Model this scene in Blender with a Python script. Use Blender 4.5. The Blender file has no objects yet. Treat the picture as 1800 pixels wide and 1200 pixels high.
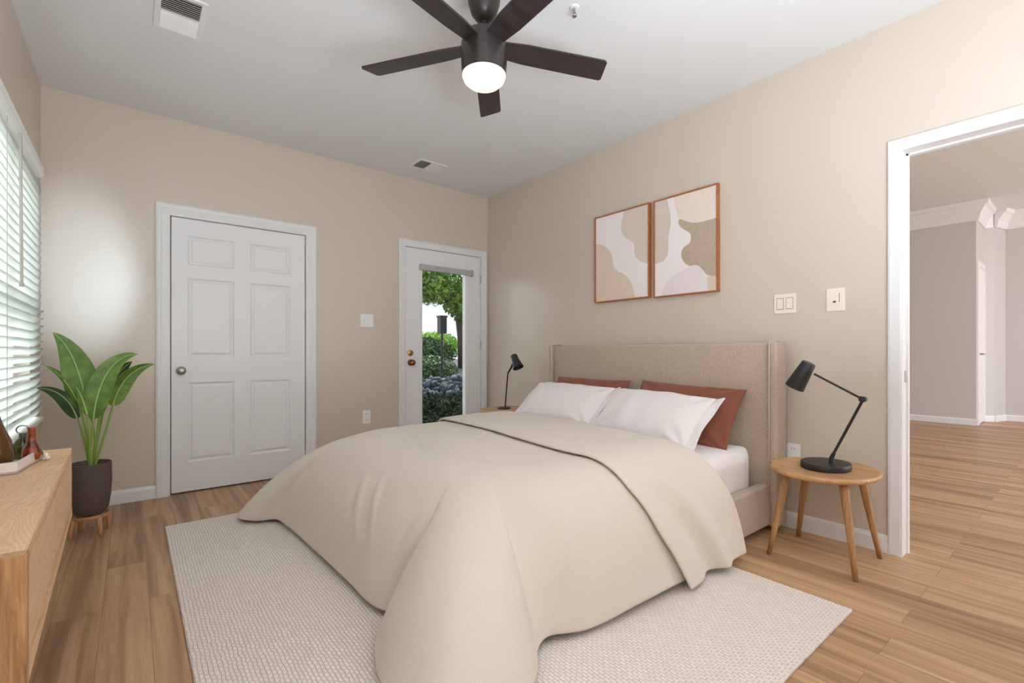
import bpy, bmesh, math, random
import numpy as np
from mathutils import Vector, Matrix, Euler
random.seed(7); rng = np.random.default_rng(7)
S = bpy.context.scene
PI = math.pi

# ---------------------------------------------------------------- camera, sky, sun, exposure
CX, CY, CH = -3.0561, -4.2294, 1.0388
PHI, FPX, HY = 0.6768576, 831.192, 619.343
cd = bpy.data.cameras.new('camera'); cam = bpy.data.objects.new('camera', cd)
S.collection.objects.link(cam); S.camera = cam
cam.location = (CX, CY, CH); cam.rotation_euler = (PI/2, 0, -PHI)
cd.sensor_width = 36; cd.lens = 36*FPX/1800; cd.shift_y = (HY-600)/1800; cd.clip_start = 0.02

w = bpy.data.worlds.new('sky'); S.world = w; w.use_nodes = True
nt = w.node_tree; nt.nodes.clear()
o_ = nt.nodes.new('ShaderNodeOutputWorld'); bgn = nt.nodes.new('ShaderNodeBackground')
tc = nt.nodes.new('ShaderNodeTexCoord'); sx = nt.nodes.new('ShaderNodeSeparateXYZ'); cr = nt.nodes.new('ShaderNodeValToRGB')
mr = nt.nodes.new('ShaderNodeMapRange'); mr.inputs[1].default_value = -1; mr.inputs[2].default_value = 1
nt.links.new(tc.outputs['Generated'], sx.inputs[0]); nt.links.new(sx.outputs['Z'], mr.inputs[0])
nt.links.new(mr.outputs[0], cr.inputs[0]); nt.links.new(cr.outputs[0], bgn.inputs[0]); nt.links.new(bgn.outputs[0], o_.inputs[0])
e = cr.color_ramp.elements
e[0].position = 0.0; e[0].color = (.95, .91, .87, 1)
e[1].position = 1.0; e[1].color = (.80, .92, 1.1, 1)
n = e.new(.48); n.color = (.95, .92, .89, 1)
n = e.new(.53); n.color = (1.0, 1.0, 1.0, 1)
bgn.inputs[1].default_value = 2.2
sd = bpy.data.lights.new('sun', 'SUN'); sun = bpy.data.objects.new('sun', sd); S.collection.objects.link(sun)
sd.energy = 4.0; sd.angle = math.radians(1.5); sd.color = (1, .95, .85)
sun.rotation_euler = Vector((-.40, -.42, -1.0)).to_track_quat('-Z', 'Y').to_euler()
sun.location = (6, 8, 12)
S.view_settings.view_transform = 'Standard'; S.view_settings.look = 'None'
S.view_settings.gamma = 1; S.view_settings.use_curve_mapping = False
ad_ = bpy.data.lights.new('rear_bounce_fill', 'AREA'); al = bpy.data.objects.new('rear_bounce_fill', ad_); S.collection.objects.link(al)
ad_.shape = 'RECTANGLE'; ad_.size = 2.0; ad_.size_y = 1.0; ad_.energy = 92; ad_.color = (.85, .955, 1.09)
al.location = (-2.35, -4.75, .95); al.rotation_euler = (math.radians(176), 0, 0)  # added bounce lamp behind the camera, aimed up to brighten the ceiling
hd_ = bpy.data.lights.new('hall_fill', 'AREA'); hl = bpy.data.objects.new('hall_fill', hd_); S.collection.objects.link(hl)
hd_.shape = 'RECTANGLE'; hd_.size = 4.5; hd_.size_y = 2.4; hd_.energy = 60; hd_.color = (1, .97, .95)
hl.location = (3.8, -8.1, 1.5); hl.rotation_euler = (math.radians(95), 0, 0)  # unseen lamp added to brighten the hall
wd_ = bpy.data.lights.new('window_daylight', 'AREA'); wl_ = bpy.data.objects.new('window_daylight', wd_); S.collection.objects.link(wl_)
wd_.shape = 'RECTANGLE'; wd_.size = 3.0; wd_.size_y = 2.0; wd_.energy = 170; wd_.color = (.90, .96, 1)
wl_.location = (-5.6, -1.6, 2.5); wl_.rotation_euler = Vector((2.1, .35, -1.1)).to_track_quat('-Z', 'Y').to_euler()
pd_ = bpy.data.lights.new('wall_patch_spot', 'SPOT'); pl_ = bpy.data.objects.new('wall_patch_spot', pd_); S.collection.objects.link(pl_)
pd_.energy = 340; pd_.color = (.70, .87, 1.0); pd_.spot_size = math.radians(13.5); pd_.spot_blend = 1.0; pd_.shadow_soft_size = .05
pl_.location = (-2.75, -5.2, 1.85); pl_.rotation_euler = Vector((-3.33+2.75, 5.2, 1.60-1.85)).to_track_quat('-Z', 'Y').to_euler(); pl_.scale = (.62, 1.15, 1)  # added spot that makes the pale back wall patch; no rear window exists
S.view_settings.exposure = 0.40
S.cycles.max_bounces = 10; S.cycles.diffuse_bounces = 6; S.cycles.transparent_max_bounces = 24

# ---------------------------------------------------------------- materials
def lin(c):
    return tuple(((v/255)/12.92 if v/255 <= .04045 else ((v/255+.055)/1.055)**2.4) for v in c)
def mat(name, rgb, rough=.5, spec=.5, metal=0, bump=None, emit=None, var=None, sheen=0, trans=0, **kw):
    """principled; bump=(scale,strength,dist); var=(scale,amount) brightness mottling of the thing's own colour"""
    m = bpy.data.materials.new(name); m.use_nodes = True; t = m.node_tree; b = t.nodes['Principled BSDF']
    col = lin(rgb)+(1,)
    b.inputs['Base Color'].default_value = col; b.inputs['Roughness'].default_value = rough
    b.inputs['Specular IOR Level'].default_value = spec; b.inputs['Metallic'].default_value = metal
    if sheen: b.inputs['Sheen Weight'].default_value = sheen
    if trans: b.inputs['Transmission Weight'].default_value = trans
    if emit:
        b.inputs['Emission Color'].default_value = tuple(emit[0])+(1,); b.inputs['Emission Strength'].default_value = emit[1]
    tcn = t.nodes.new('ShaderNodeTexCoord')
    if bump:
        nz = t.nodes.new('ShaderNodeTexNoise'); nz.inputs['Scale'].default_value = bump[0]; nz.inputs['Detail'].default_value = 3
        bp = t.nodes.new('ShaderNodeBump'); bp.inputs['Strength'].default_value = bump[1]; bp.inputs['Distance'].default_value = bump[2]
        t.links.new(tcn.outputs['Object'], nz.inputs['Vector']); t.links.new(nz.outputs['Fac'], bp.inputs['Height'])
        t.links.new(bp.outputs[0], b.inputs['Normal'])
    if var:
        nz = t.nodes.new('ShaderNodeTexNoise'); nz.inputs['Scale'].default_value = var[0]; nz.inputs['Detail'].default_value = 4
        rp = t.nodes.new('ShaderNodeValToRGB')
        rp.color_ramp.elements[0].position = .3; rp.color_ramp.elements[1].position = .7
        rp.color_ramp.elements[0].color = tuple(c*(1-var[1]) for c in col[:3])+(1,)
        rp.color_ramp.elements[1].color = tuple(min(1, c*(1+var[1])) for c in col[:3])+(1,)
        t.links.new(tcn.outputs['Object'], nz.inputs['Vector']); t.links.new(nz.outputs['Fac'], rp.inputs[0])
        t.links.new(rp.outputs[0], b.inputs['Base Color'])
    return m
def wood(name, c1, c2, axis='X', scale=1.0, rough=.45, rings=0.0):
    m = bpy.data.materials.new(name); m.use_nodes = True; t = m.node_tree; b = t.nodes['Principled BSDF']
    b.inputs['Roughness'].default_value = rough
    tcn = t.nodes.new('ShaderNodeTexCoord'); mp = t.nodes.new('ShaderNodeMapping')
    s = {'X': (1.2, 14, 14), 'Y': (14, 1.2, 14), 'Z': (14, 14, 1.2)}[axis]
    mp.inputs['Scale'].default_value = tuple(v*scale for v in s)
    nz = t.nodes.new('ShaderNodeTexNoise'); nz.inputs['Scale'].default_value = 2.2; nz.inputs['Detail'].default_value = 7; nz.inputs['Distortion'].default_value = .8
    t.links.new(tcn.outputs['Object'], mp.inputs['Vector']); t.links.new(mp.outputs[0], nz.inputs['Vector'])
    fac = nz.outputs['Fac']
    if rings:
        mp2 = t.nodes.new('ShaderNodeMapping'); s2 = {'X': (.8, 5, 5), 'Y': (5, .8, 5), 'Z': (5, 5, .8)}[axis]
        mp2.inputs['Scale'].default_value = tuple(v*scale for v in s2)
        wv = t.nodes.new('ShaderNodeTexNoise'); wv.inputs['Scale'].default_value = 1.0; wv.inputs['Detail'].default_value = 1
        ml = t.nodes.new('ShaderNodeMath'); ml.operation = 'MULTIPLY'; ml.inputs[1].default_value = rings
        fr = t.nodes.new('ShaderNodeMath'); fr.operation = 'PINGPONG'; fr.inputs[1].default_value = .5
        t.links.new(tcn.outputs['Object'], mp2.inputs['Vector']); t.links.new(mp2.outputs[0], wv.inputs['Vector'])
        t.links.new(wv.outputs['Fac'], ml.inputs[0]); t.links.new(ml.outputs[0], fr.inputs[0])
        mx0 = t.nodes.new('ShaderNodeMath'); mx0.operation = 'ADD'
        t.links.new(fr.outputs[0], mx0.inputs[0]); t.links.new(fac, mx0.inputs[1])
        hv = t.nodes.new('ShaderNodeMath'); hv.operation = 'MULTIPLY'; hv.inputs[1].default_value = .66
        t.links.new(mx0.outputs[0], hv.inputs[0]); fac = hv.outputs[0]
    rp = t.nodes.new('ShaderNodeValToRGB'); rp.color_ramp.elements[0].position = .3; rp.color_ramp.elements[1].position = .68
    rp.color_ramp.elements[0].color = lin(c1)+(1,); rp.color_ramp.elements[1].color = lin(c2)+(1,)
    t.links.new(fac, rp.inputs[0]); t.links.new(rp.outputs[0], b.inputs['Base Color'])
    bp = t.nodes.new('ShaderNodeBump'); bp.inputs['Strength'].default_value = .15; bp.inputs['Distance'].default_value = .002
    t.links.new(fac, bp.inputs['Height']); t.links.new(bp.outputs[0], b.inputs['Normal'])
    return m
def fabric(name, rgb, scale=350, strength=.5, amount=.10, rough=.9, dist=.0015):
    m = mat(name, rgb, rough, .2, sheen=.15); t = m.node_tree; b = t.nodes['Principled BSDF']; col = lin(rgb)
    tcn = t.nodes.new('ShaderNodeTexCoord'); nz = t.nodes.new('ShaderNodeTexNoise'); nz.inputs['Scale'].default_value = scale; nz.inputs['Detail'].default_value = 2
    t.links.new(tcn.outputs['Object'], nz.inputs['Vector'])
    rp = t.nodes.new('ShaderNodeValToRGB'); rp.color_ramp.elements[0].position = .35; rp.color_ramp.elements[1].position = .65
    rp.color_ramp.elements[0].color = tuple(c*(1-amount) for c in col)+(1,); rp.color_ramp.elements[1].color = tuple(min(1, c*(1+amount)) for c in col)+(1,)
    t.links.new(nz.outputs['Fac'], rp.inputs[0]); t.links.new(rp.outputs[0], b.inputs['Base Color'])
    bp = t.nodes.new('ShaderNodeBump'); bp.inputs['Strength'].default_value = strength; bp.inputs['Distance'].default_value = dist
    t.links.new(nz.outputs['Fac'], bp.inputs['Height']); t.links.new(bp.outputs[0], b.inputs['Normal'])
    return m
def floor_mat():
    m = bpy.data.materials.new('plank_floor'); m.use_nodes = True; t = m.node_tree; b = t.nodes['Principled BSDF']
    N = t.nodes.new; L = t.links.new
    tcn = N('ShaderNodeTexCoord'); sp = N('ShaderNodeSeparateXYZ'); cb = N('ShaderNodeCombineXYZ')
    L(tcn.outputs['Object'], sp.inputs[0]); L(sp.outputs['Y'], cb.inputs['X']); L(sp.outputs['X'], cb.inputs['Y'])
    br = N('ShaderNodeTexBrick'); br.offset = .37; br.offset_frequency = 2
    br.inputs['Scale'].default_value = 1; br.inputs['Brick Width'].default_value = 1.25; br.inputs['Row Height'].default_value = .150
    br.inputs['Mortar Size'].default_value = .0009; br.inputs['Mortar Smooth'].default_value = .1; br.inputs['Bias'].default_value = 0
    br.inputs['Color1'].default_value = (0, 0, 0, 1); br.inputs['Color2'].default_value = (1, 1, 1, 1); br.inputs['Mortar'].default_value = (.5, .5, .5, 1)
    L(cb.outputs[0], br.inputs['Vector'])
    # grain, shifted from plank to plank
    mp = N('ShaderNodeMapping'); mp.inputs['Scale'].default_value = (.9, 19, 1); L(cb.outputs[0], mp.inputs['Vector'])
    sc = N('ShaderNodeVectorMath'); sc.operation = 'MULTIPLY_ADD'; sc.inputs[1].default_value = (37, 53, 19)
    L(br.outputs['Color'], sc.inputs[0]); L(mp.outputs[0], sc.inputs[2])
    nz = N('ShaderNodeTexNoise'); nz.inputs['Scale'].default_value = 1.0; nz.inputs['Detail'].default_value = 6; nz.inputs['Roughness'].default_value = .55; nz.inputs['Distortion'].default_value = .6
    L(sc.outputs[0], nz.inputs['Vector'])
    rp = N('ShaderNodeValToRGB'); el = rp.color_ramp.elements
    el[0].position = .25; el[0].color = lin(FLOOR[0])+(1,)
    el[1].position = .78; el[1].color = lin(FLOOR[2])+(1,)
    k = el.new(.5); k.color = lin(FLOOR[1])+(1,)
    mixf = N('ShaderNodeMath'); mixf.operation = 'MULTIPLY_ADD'; mixf.inputs[1].default_value = .17
    sep = N('ShaderNodeSeparateColor'); L(br.outputs['Color'], sep.inputs[0])
    sub = N('ShaderNodeMath'); sub.operation = 'SUBTRACT'; sub.inputs[1].default_value = .10; L(nz.outputs['Fac'], sub.inputs[0])
    L(sep.outputs[0], mixf.inputs[0]); L(sub.outputs[0], mixf.inputs[2]); L(mixf.outputs[0], rp.inputs[0])
    # fine pores
    mp2 = N('ShaderNodeMapping'); mp2.inputs['Scale'].default_value = (6, 150, 1); L(cb.outputs[0], mp2.inputs['Vector'])
    n2 = N('ShaderNodeTexNoise'); n2.inputs['Scale'].default_value = 1; n2.inputs['Detail'].default_value = 2; L(mp2.outputs[0], n2.inputs['Vector'])
    mrn = N('ShaderNodeMapRange'); mrn.inputs[3].default_value = .86; mrn.inputs[4].default_value = 1.12; L(n2.outputs['Fac'], mrn.inputs[0])
    mx = N('ShaderNodeMix'); mx.data_type = 'RGBA'; mx.blend_type = 'MULTIPLY'; mx.inputs[0].default_value = 1
    L(rp.outputs[0], mx.inputs[6]); L(mrn.outputs[0], mx.inputs[7])
    mo = N('ShaderNodeMix'); mo.data_type = 'RGBA'; L(br.outputs['Fac'], mo.inputs[0]); L(mx.outputs[2], mo.inputs[6])
    mo.inputs[7].default_value = lin((132, 100, 74))+(1,)
    L(mo.outputs[2], b.inputs['Base Color'])
    b.inputs['Roughness'].default_value = .42; b.inputs['Specular IOR Level'].default_value = .4
    bp = N('ShaderNodeBump'); bp.inputs['Strength'].default_value = .3; bp.inputs['Distance'].default_value = .001; bp.invert = True
    L(br.outputs['Fac'], bp.inputs['Height']); L(bp.outputs[0], b.inputs['Normal'])
    return m
def rug_mat():
    m = mat('woven_rug', (226, 214, 202), .95, .1); t = m.node_tree; b = t.nodes['Principled BSDF']; N = t.nodes.new; L = t.links.new
    tcn = N('ShaderNodeTexCoord'); mp = N('ShaderNodeMapping'); mp.inputs['Rotation'].default_value = (0, 0, PI/2)
    nzv = N('ShaderNodeTexNoise'); nzv.inputs['Scale'].default_value = 22; nzv.inputs['Detail'].default_value = 1
    ad = N('ShaderNodeVectorMath'); ad.operation = 'MULTIPLY_ADD'; ad.inputs[1].default_value = (.012, .012, 0)
    L(tcn.outputs['Object'], nzv.inputs['Vector']); L(nzv.outputs['Color'], ad.inputs[0]); L(tcn.outputs['Object'], ad.inputs[2])
    L(ad.outputs[0], mp.inputs['Vector'])
    br = N('ShaderNodeTexBrick'); br.inputs['Scale'].default_value = 1; br.inputs['Brick Width'].default_value = .024; br.inputs['Row Height'].default_value = .013
    br.inputs['Mortar Size'].default_value = .0022; br.inputs['Mortar Smooth'].default_value = 1.0
    c = lin((236, 227, 220)); c2 = lin((229, 219, 211)); cm = lin((206, 194, 184))
    br.inputs['Color1'].default_value = c+(1,); br.inputs['Color2'].default_value = c2+(1,); br.inputs['Mortar'].default_value = cm+(1,)
    L(mp.outputs[0], br.inputs['Vector']); L(br.outputs['Color'], b.inputs['Base Color'])
    n3 = N('ShaderNodeTexNoise'); n3.inputs['Scale'].default_value = 400; L(tcn.outputs['Object'], n3.inputs['Vector'])
    mm = N('ShaderNodeMath'); mm.operation = 'MULTIPLY_ADD'; mm.inputs[1].default_value = -.25
    L(n3.outputs['Fac'], mm.inputs[0]); L(br.outputs['Fac'], mm.inputs[2])
    bp = N('ShaderNodeBump'); bp.inputs['Strength'].default_value = .6; bp.inputs['Distance'].default_value = .004; bp.invert = True
    L(mm.outputs[0], bp.inputs['Height']); L(bp.outputs[0], b.inputs['Normal'])
    return m
def thin_glass(name, gloss=.025):
    m = bpy.data.materials.new(name); m.use_nodes = True; t = m.node_tree; t.nodes.clear()
    o = t.nodes.new('ShaderNodeOutputMaterial'); tr = t.nodes.new('ShaderNodeBsdfTransparent'); gl = t.nodes.new('ShaderNodeBsdfGlossy')
    tr.inputs[0].default_value = (.95, .97, .96, 1)
    gl.inputs['Roughness'].default_value = .02; mx = t.nodes.new('ShaderNodeMixShader'); mx.inputs[0].default_value = gloss
    t.links.new(tr.outputs[0], mx.inputs[1]); t.links.new(gl.outputs[0], mx.inputs[2]); t.links.new(mx.outputs[0], o.inputs[0])
    return m
def translucent(name, rgb, amt=.4, rough=.5):
    m = mat(name, rgb, rough); t = m.node_tree; b = t.nodes['Principled BSDF']; o = t.nodes['Material Output']
    tl = t.nodes.new('ShaderNodeBsdfTranslucent'); tl.inputs[0].default_value = lin(rgb)+(1,)
    mx = t.nodes.new('ShaderNodeMixShader'); mx.inputs[0].default_value = amt
    t.links.new(b.outputs[0], mx.inputs[1]); t.links.new(tl.outputs[0], mx.inputs[2]); t.links.new(mx.outputs[0], o.inputs[0])
    return m
def leaf_mat(name, c1, c2, scale=40, rough=.4, tl=.25):
    m = translucent(name, c1, tl, rough); t = m.node_tree; b = t.nodes['Principled BSDF']
    tcn = t.nodes.new('ShaderNodeTexCoord'); nz = t.nodes.new('ShaderNodeTexNoise'); nz.inputs['Scale'].default_value = scale
    rp = t.nodes.new('ShaderNodeValToRGB'); rp.color_ramp.elements[0].position = .35; rp.color_ramp.elements[1].position = .65
    rp.color_ramp.elements[0].color = lin(c1)+(1,); rp.color_ramp.elements[1].color = lin(c2)+(1,)
    t.links.new(tcn.outputs['Object'], nz.inputs['Vector']); t.links.new(nz.outputs['Fac'], rp.inputs[0]); t.links.new(rp.outputs[0], b.inputs['Base Color'])
    return m

FLOOR = ((134, 101, 73), (184, 147, 111), (213, 178, 140))
M = {}
M['wall'] = mat('wall_paint', (207, 195, 180), .33, .8, bump=(260, .06, .001))
M['hallwall'] = mat('hall_wall_paint', (200, 197, 196), .5, .3)
M['ceil'] = mat('ceiling_paint', (226, 226, 226), .8, .2)
M['trim'] = mat('white_trim', (228, 228, 229), .35, .5)
M['door'] = mat('white_door', (232, 232, 234), .35, .5)
M['floor'] = floor_mat(); M['rug'] = rug_mat()
M['duvet'] = fabric('duvet_linen', (217, 206, 194), 420, .35, .05)
M['bedfab'] = fabric('bed_upholstery', (188, 171, 152), 240, .9, .15)
M['piping'] = fabric('bed_piping', (204, 190, 174), 300, .3, .05)
M['sheet'] = fabric('white_sheet', (236, 230, 230), 500, .15, .02)
M['pillow'] = fabric('white_pillow', (238, 232, 231), 500, .2, .02)
M['rust'] = fabric('rust_velvet', (140, 86, 70), 300, .3, .08)
M['oak'] = wood('oak_table', (178, 132, 86), (206, 164, 118), 'Y', 1.6)
M['oakleg'] = wood('oak_leg', (150, 110, 70), (182, 140, 98), 'Z', 1.6)
M['side'] = wood('oak_sideboard', (214, 172, 130), (231, 193, 153), 'Y', 2.4, .45, 26)
M['sideend'] = wood('oak_sideboard_end', (146, 104, 66), (206, 160, 116), 'Z', 3.0)
M['stand'] = wood('plant_stand_wood', (190, 138, 98), (214, 164, 122), 'Z', 2)
M['black'] = mat('black_metal', (34, 31, 29), .45, .5)
M['blackin'] = mat('lamp_inner', (60, 56, 52), .5)
M['fan'] = mat('fan_bronze', (46, 38, 36), .35, .5)
M['blade'] = wood('fan_blade', (38, 31, 31), (56, 45, 44), 'X', 1, .32)
M['globe'] = mat('fan_globe', (110, 104, 94), .5, emit=((1, .87, .72), .98))
M['chrome'] = mat('satin_nickel', (178, 176, 172), .28, metal=1)
M['brass'] = mat('brass', (190, 150, 84), .28, metal=1)
M['brassdark'] = mat('aged_brass', (150, 104, 62), .35, metal=1)
M['plate'] = mat('ivory_plate', (236, 228, 212), .35)
M['platew'] = mat('white_plate', (238, 238, 236), .35)
M['plategap'] = mat('plate_gap', (150, 142, 130), .5)
M['dark'] = mat('dark_slot', (40, 38, 36), .7)
M['ventdark'] = mat('vent_interior', (74, 68, 60), .8)
M['vent'] = mat('vent_white', (232, 230, 228), .45)
M['slat'] = translucent('blind_slat', (240, 243, 240), .5, .4)
M['blindw'] = mat('blind_white', (240, 240, 236), .4)
M['wand'] = mat('blind_wand', (176, 170, 158), .4)
M['glass'] = thin_glass('window_glass'); M['frame'] = mat('art_frame_wood', (170, 104, 58), .45, var=(30, .15))
M['art0'] = mat('art_paper', (240, 232, 230), .9, .1); M['art1'] = mat('art_greige', (216, 203, 190), .9, .1, var=(60, .03))
M['art2'] = mat('art_peach', (226, 205, 186), .9, .1, var=(60, .03)); M['art3'] = mat('art_blush', (233, 216, 204), .9, .1, var=(60, .03))
M['art4'] = mat('art_taupe', (186, 168, 148), .9, .1, var=(50, .06)); M['art5'] = mat('art_lilac', (230, 220, 220), .9, .1); M['art6'] = mat('art_sand', (220, 202, 182), .9, .1)
M['pot'] = mat('charcoal_pot', (92, 80, 74), .75, .3, bump=(90, .3, .002)); M['soil'] = mat('pale_pebbles', (196, 176, 156), .9, bump=(120, 1, .006), var=(90, .3))
M['stem'] = mat('plant_stem', (132, 160, 72), .45); M['rib'] = mat('leaf_midrib', (176, 198, 118), .45)
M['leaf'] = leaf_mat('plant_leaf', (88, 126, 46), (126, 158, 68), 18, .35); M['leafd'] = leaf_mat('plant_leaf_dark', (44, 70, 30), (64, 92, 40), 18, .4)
M['tray'] = mat('white_ceramic', (238, 230, 226), .3)
M['amber'] = mat('smoked_amber_glass', (112, 78, 42), .08, .6, trans=.55); M['amber'].node_tree.nodes['Principled BSDF'].inputs['IOR'].default_value = 1.3
M['olive'] = mat('olive_glass', (84, 84, 36), .08, .6, trans=.4, var=(40, .5))
M['marble'] = mat('marbled_red_glass', (150, 66, 34), .06, .7, trans=.25, var=(45, .8))
M['bead'] = mat('white_bead', (240, 238, 236), .3); M['wire'] = mat('dark_wire', (60, 56, 54), .4, metal=.6)
M['ground'] = mat('garden_soil', (64, 58, 50), .95, var=(3, .3)); M['bark'] = mat('bark', (58, 48, 40), .9, bump=(30, .6, .02))
M['rock'] = mat('pale_rock', (132, 146, 160), .85, bump=(30, .9, .05), var=(14, .5))
M['bushl'] = leaf_mat('bush_leaf', (96, 146, 36), (158, 196, 62), 3, .5, .35); M['bushd'] = leaf_mat('hedge_leaf', (36, 68, 30), (74, 112, 44), 3, .5, .3)
M['ivy'] = leaf_mat('ivy_leaf', (20, 36, 24), (40, 62, 38), 4, .85, .15); M['ivy'].node_tree.nodes['Principled BSDF'].inputs['Specular IOR Level'].default_value = .1; M['treel'] = leaf_mat('tree_leaf', (70, 112, 34), (150, 184, 70), 2.0, .5, .4)
M['lantern'] = mat('lantern_black', (18, 21, 30), .5); M['bldg'] = mat('white_siding', (236, 238, 242), .7); M['roof'] = mat('roof_grey', (132, 140, 150), .8)
M['winglass'] = mat('far_window', (120, 136, 150), .2)

# ---------------------------------------------------------------- helpers
def tag(o, label=None, cat=None, group=None, kind=None):
    if label: o['label'] = label
    if cat: o['category'] = cat
    if group: o['group'] = group
    if kind: o['kind'] = kind
    return o
def worldpos(p):
    v = Vector((0, 0, 0))
    while p: v += p.location; p = p.parent
    return v
def finish(name, me, m, parent=None, base=False, smooth=False):
    if m is not None:
        for mm in (m if isinstance(m, (list, tuple)) else [m]): me.materials.append(mm)
    o = bpy.data.objects.new(name, me); S.collection.objects.link(o)
    if parent:
        o.parent = parent; off = worldpos(parent)
        me.transform(Matrix.Translation(-off))
    elif base:
        co = np.array([v.co[:] for v in me.vertices]); lo = co.min(0); hi = co.max(0)
        c = Vector(((lo[0]+hi[0])/2, (lo[1]+hi[1])/2, lo[2])); me.transform(Matrix.Translation(-c)); o.location = c
    if smooth:
        for p in me.polygons: p.use_smooth = True
    return o
def obj(name, bm, m, parent=None, smooth=False, base=True, angle=None):
    bmesh.ops.recalc_face_normals(bm, faces=bm.faces)
    me = bpy.data.meshes.new(name); bm.to_mesh(me); bm.free()
    if angle is not None:
        for p in me.polygons: p.use_smooth = True
        me.set_sharp_from_angle(angle=math.radians(angle))
    return finish(name, me, m, parent, base, smooth)
def empty(name, loc, label=None, cat=None, group=None, kind=None):
    o = bpy.data.objects.new(name, None); S.collection.objects.link(o); o.location = loc; o.empty_display_size = .1
    return tag(o, label, cat, group, kind)
def nb(): return bmesh.new()
def box(bm, x0, x1, y0, y1, z0, z1, bev=0, seg=2, mi=0):
    b2 = bmesh.new(); bmesh.ops.create_cube(b2, size=1)
    for v in b2.verts: v.co = Vector(((x0+x1)/2+v.co.x*(x1-x0), (y0+y1)/2+v.co.y*(y1-y0), (z0+z1)/2+v.co.z*(z1-z0)))
    if bev: bmesh.ops.bevel(b2, geom=b2.edges[:], offset=bev, segments=seg, affect='EDGES', profile=.5)
    for f in b2.faces: f.material_index = mi
    join(bm, b2)
def join(bm, b2, mtx=None):
    if mtx is not None: bmesh.ops.transform(b2, matrix=mtx, verts=b2.verts)
    t = bpy.data.meshes.new('t'); b2.to_mesh(t); bm.from_mesh(t); b2.free(); bpy.data.meshes.remove(t)
def tube(bm, pts, radii, seg=12, caps=True):
    pts = [Vector(p) for p in pts]
    if not isinstance(radii, (list, tuple)): radii = [radii]*len(pts)
    rings = []; prev = None
    for i, p in enumerate(pts):
        d = (pts[min(i+1, len(pts)-1)]-pts[max(i-1, 0)]).normalized()
        a = prev if prev is not None else (Vector((0, 0, 1)) if abs(d.z) < .9 else Vector((1, 0, 0)))
        u = (a-d*a.dot(d)).normalized(); v = d.cross(u); prev = u
        rings.append([bm.verts.new(p+(u*math.cos(2*PI*k/seg)+v*math.sin(2*PI*k/seg))*radii[i]) for k in range(seg)])
    for a, b in zip(rings, rings[1:]):
        for k in range(seg): bm.faces.new((a[k], a[(k+1) % seg], b[(k+1) % seg], b[k]))
    if caps: bm.faces.new(rings[0][::-1]); bm.faces.new(rings[-1])
def lathe(bm, prof, c, seg=32, axis=None, sx=1, sy=1):
    """prof: (r,h) list from bottom; c base point; axis direction"""
    q = Vector((0, 0, 1)).rotation_difference(Vector(axis).normalized()) if axis is not None else None
    c = Vector(c); rings = []
    for r, h in prof:
        ring = []
        for k in range(seg):
            v = Vector((r*sx*math.cos(2*PI*k/seg), r*sy*math.sin(2*PI*k/seg), h))
            if q: v = q @ v
            ring.append(bm.verts.new(c+v))
        rings.append(ring)
    for a, b in zip(rings, rings[1:]):
        for k in range(seg): bm.faces.new((a[k], a[(k+1) % seg], b[(k+1) % seg], b[k]))
    bm.faces.new(rings[0][::-1]); bm.faces.new(rings[-1])
def prism(bm, poly, fn, d0, d1, mi=0):
    """poly 2D list; fn(u,v,d)->xyz"""
    a = [bm.verts.new(fn(u, v, d0)) for u, v in poly]; b = [bm.verts.new(fn(u, v, d1)) for u, v in poly]
    n = len(poly); fs = [bm.faces.new(a[::-1]), bm.faces.new(b)]
    for i in range(n): fs.append(bm.faces.new((a[i], a[(i+1) % n], b[(i+1) % n], b[i])))
    for f in fs: f.material_index = mi
def grid_mesh(name, P, m, parent=None, closed_u=False, smooth=True, mod=None, base=True):
    """P: array (nu,nv,3)"""
    nu, nv, _ = P.shape; vs = P.reshape(-1, 3).tolist(); fs = []
    for i in range(nu if closed_u else nu-1):
        for j in range(nv-1):
            a = i*nv+j; b = ((i+1) % nu)*nv+j; fs.append((a, b, b+1, a+1))
    me = bpy.data.meshes.new(name); me.from_pydata(vs, [], fs); me.update()
    return finish(name, me, m, parent, base, smooth)
def dup(root, loc, **kw):
    def rec(o, par):
        c = o.copy(); S.collection.objects.link(c)
        if par: c.parent = par
        for ch in o.children: rec(ch, c)
        return c
    r = rec(root, None); r.location = loc
    for k, v in kw.items(): r[k] = v
    return r
def struct(name, bm, m, **k): return tag(obj(name, bm, m, base=False, **k), kind='structure')

# ---------------------------------------------------------------- room shell
BYR = -.37
W, HC, YE = 3.5113, 2.74, -5.4
HX0, HX1, HCZ = .12, 7.35, 3.17          # hall
b = nb(); box(b, -W-.15, HX1+.15, -8.2, .15, -.12, 0); struct('floor', b, M['floor'])
b = nb(); box(b, -W-.15, .12, YE, .15, HC, HC+.6); struct('ceiling', b, M['ceil'])
# back wall with two door openings
D1 = (-2.836, -1.910, 2.03); D2 = (-.985, -.097, 2.07)
b = nb()
for x0, x1, z0, z1 in ((-W-.15, D1[0]-.02, 0, HC), (D1[0]-.02, D1[1]+.02, D1[2]+.02, HC), (D1[1]+.02, D2[0]-.02, 0, HC), (D2[0]-.02, D2[1]+.02, D2[2]+.02, HC), (D2[1]+.02, .12, 0, HC)):
    box(b, x0, x1, 0, .15, z0, z1)
box(b, D1[0]-.02, D1[1]+.02, .15, .17, 0, HC)  # backing panel added behind the closed door to stop light leaking through
struct('wall_back', b, M['wall'])
WY0, WY1, WZ0, WZ1 = -2.05, -.40, .64, 2.03
b = nb()
for y0, y1, z0, z1 in ((YE, WY0, 0, HC), (WY0, WY1, 0, WZ0), (WY0, WY1, WZ1, HC), (WY1, 0, 0, HC)): box(b, -W-.15, -W, y0, y1, z0, z1)
struct('wall_left', b, M['wall'])
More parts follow.
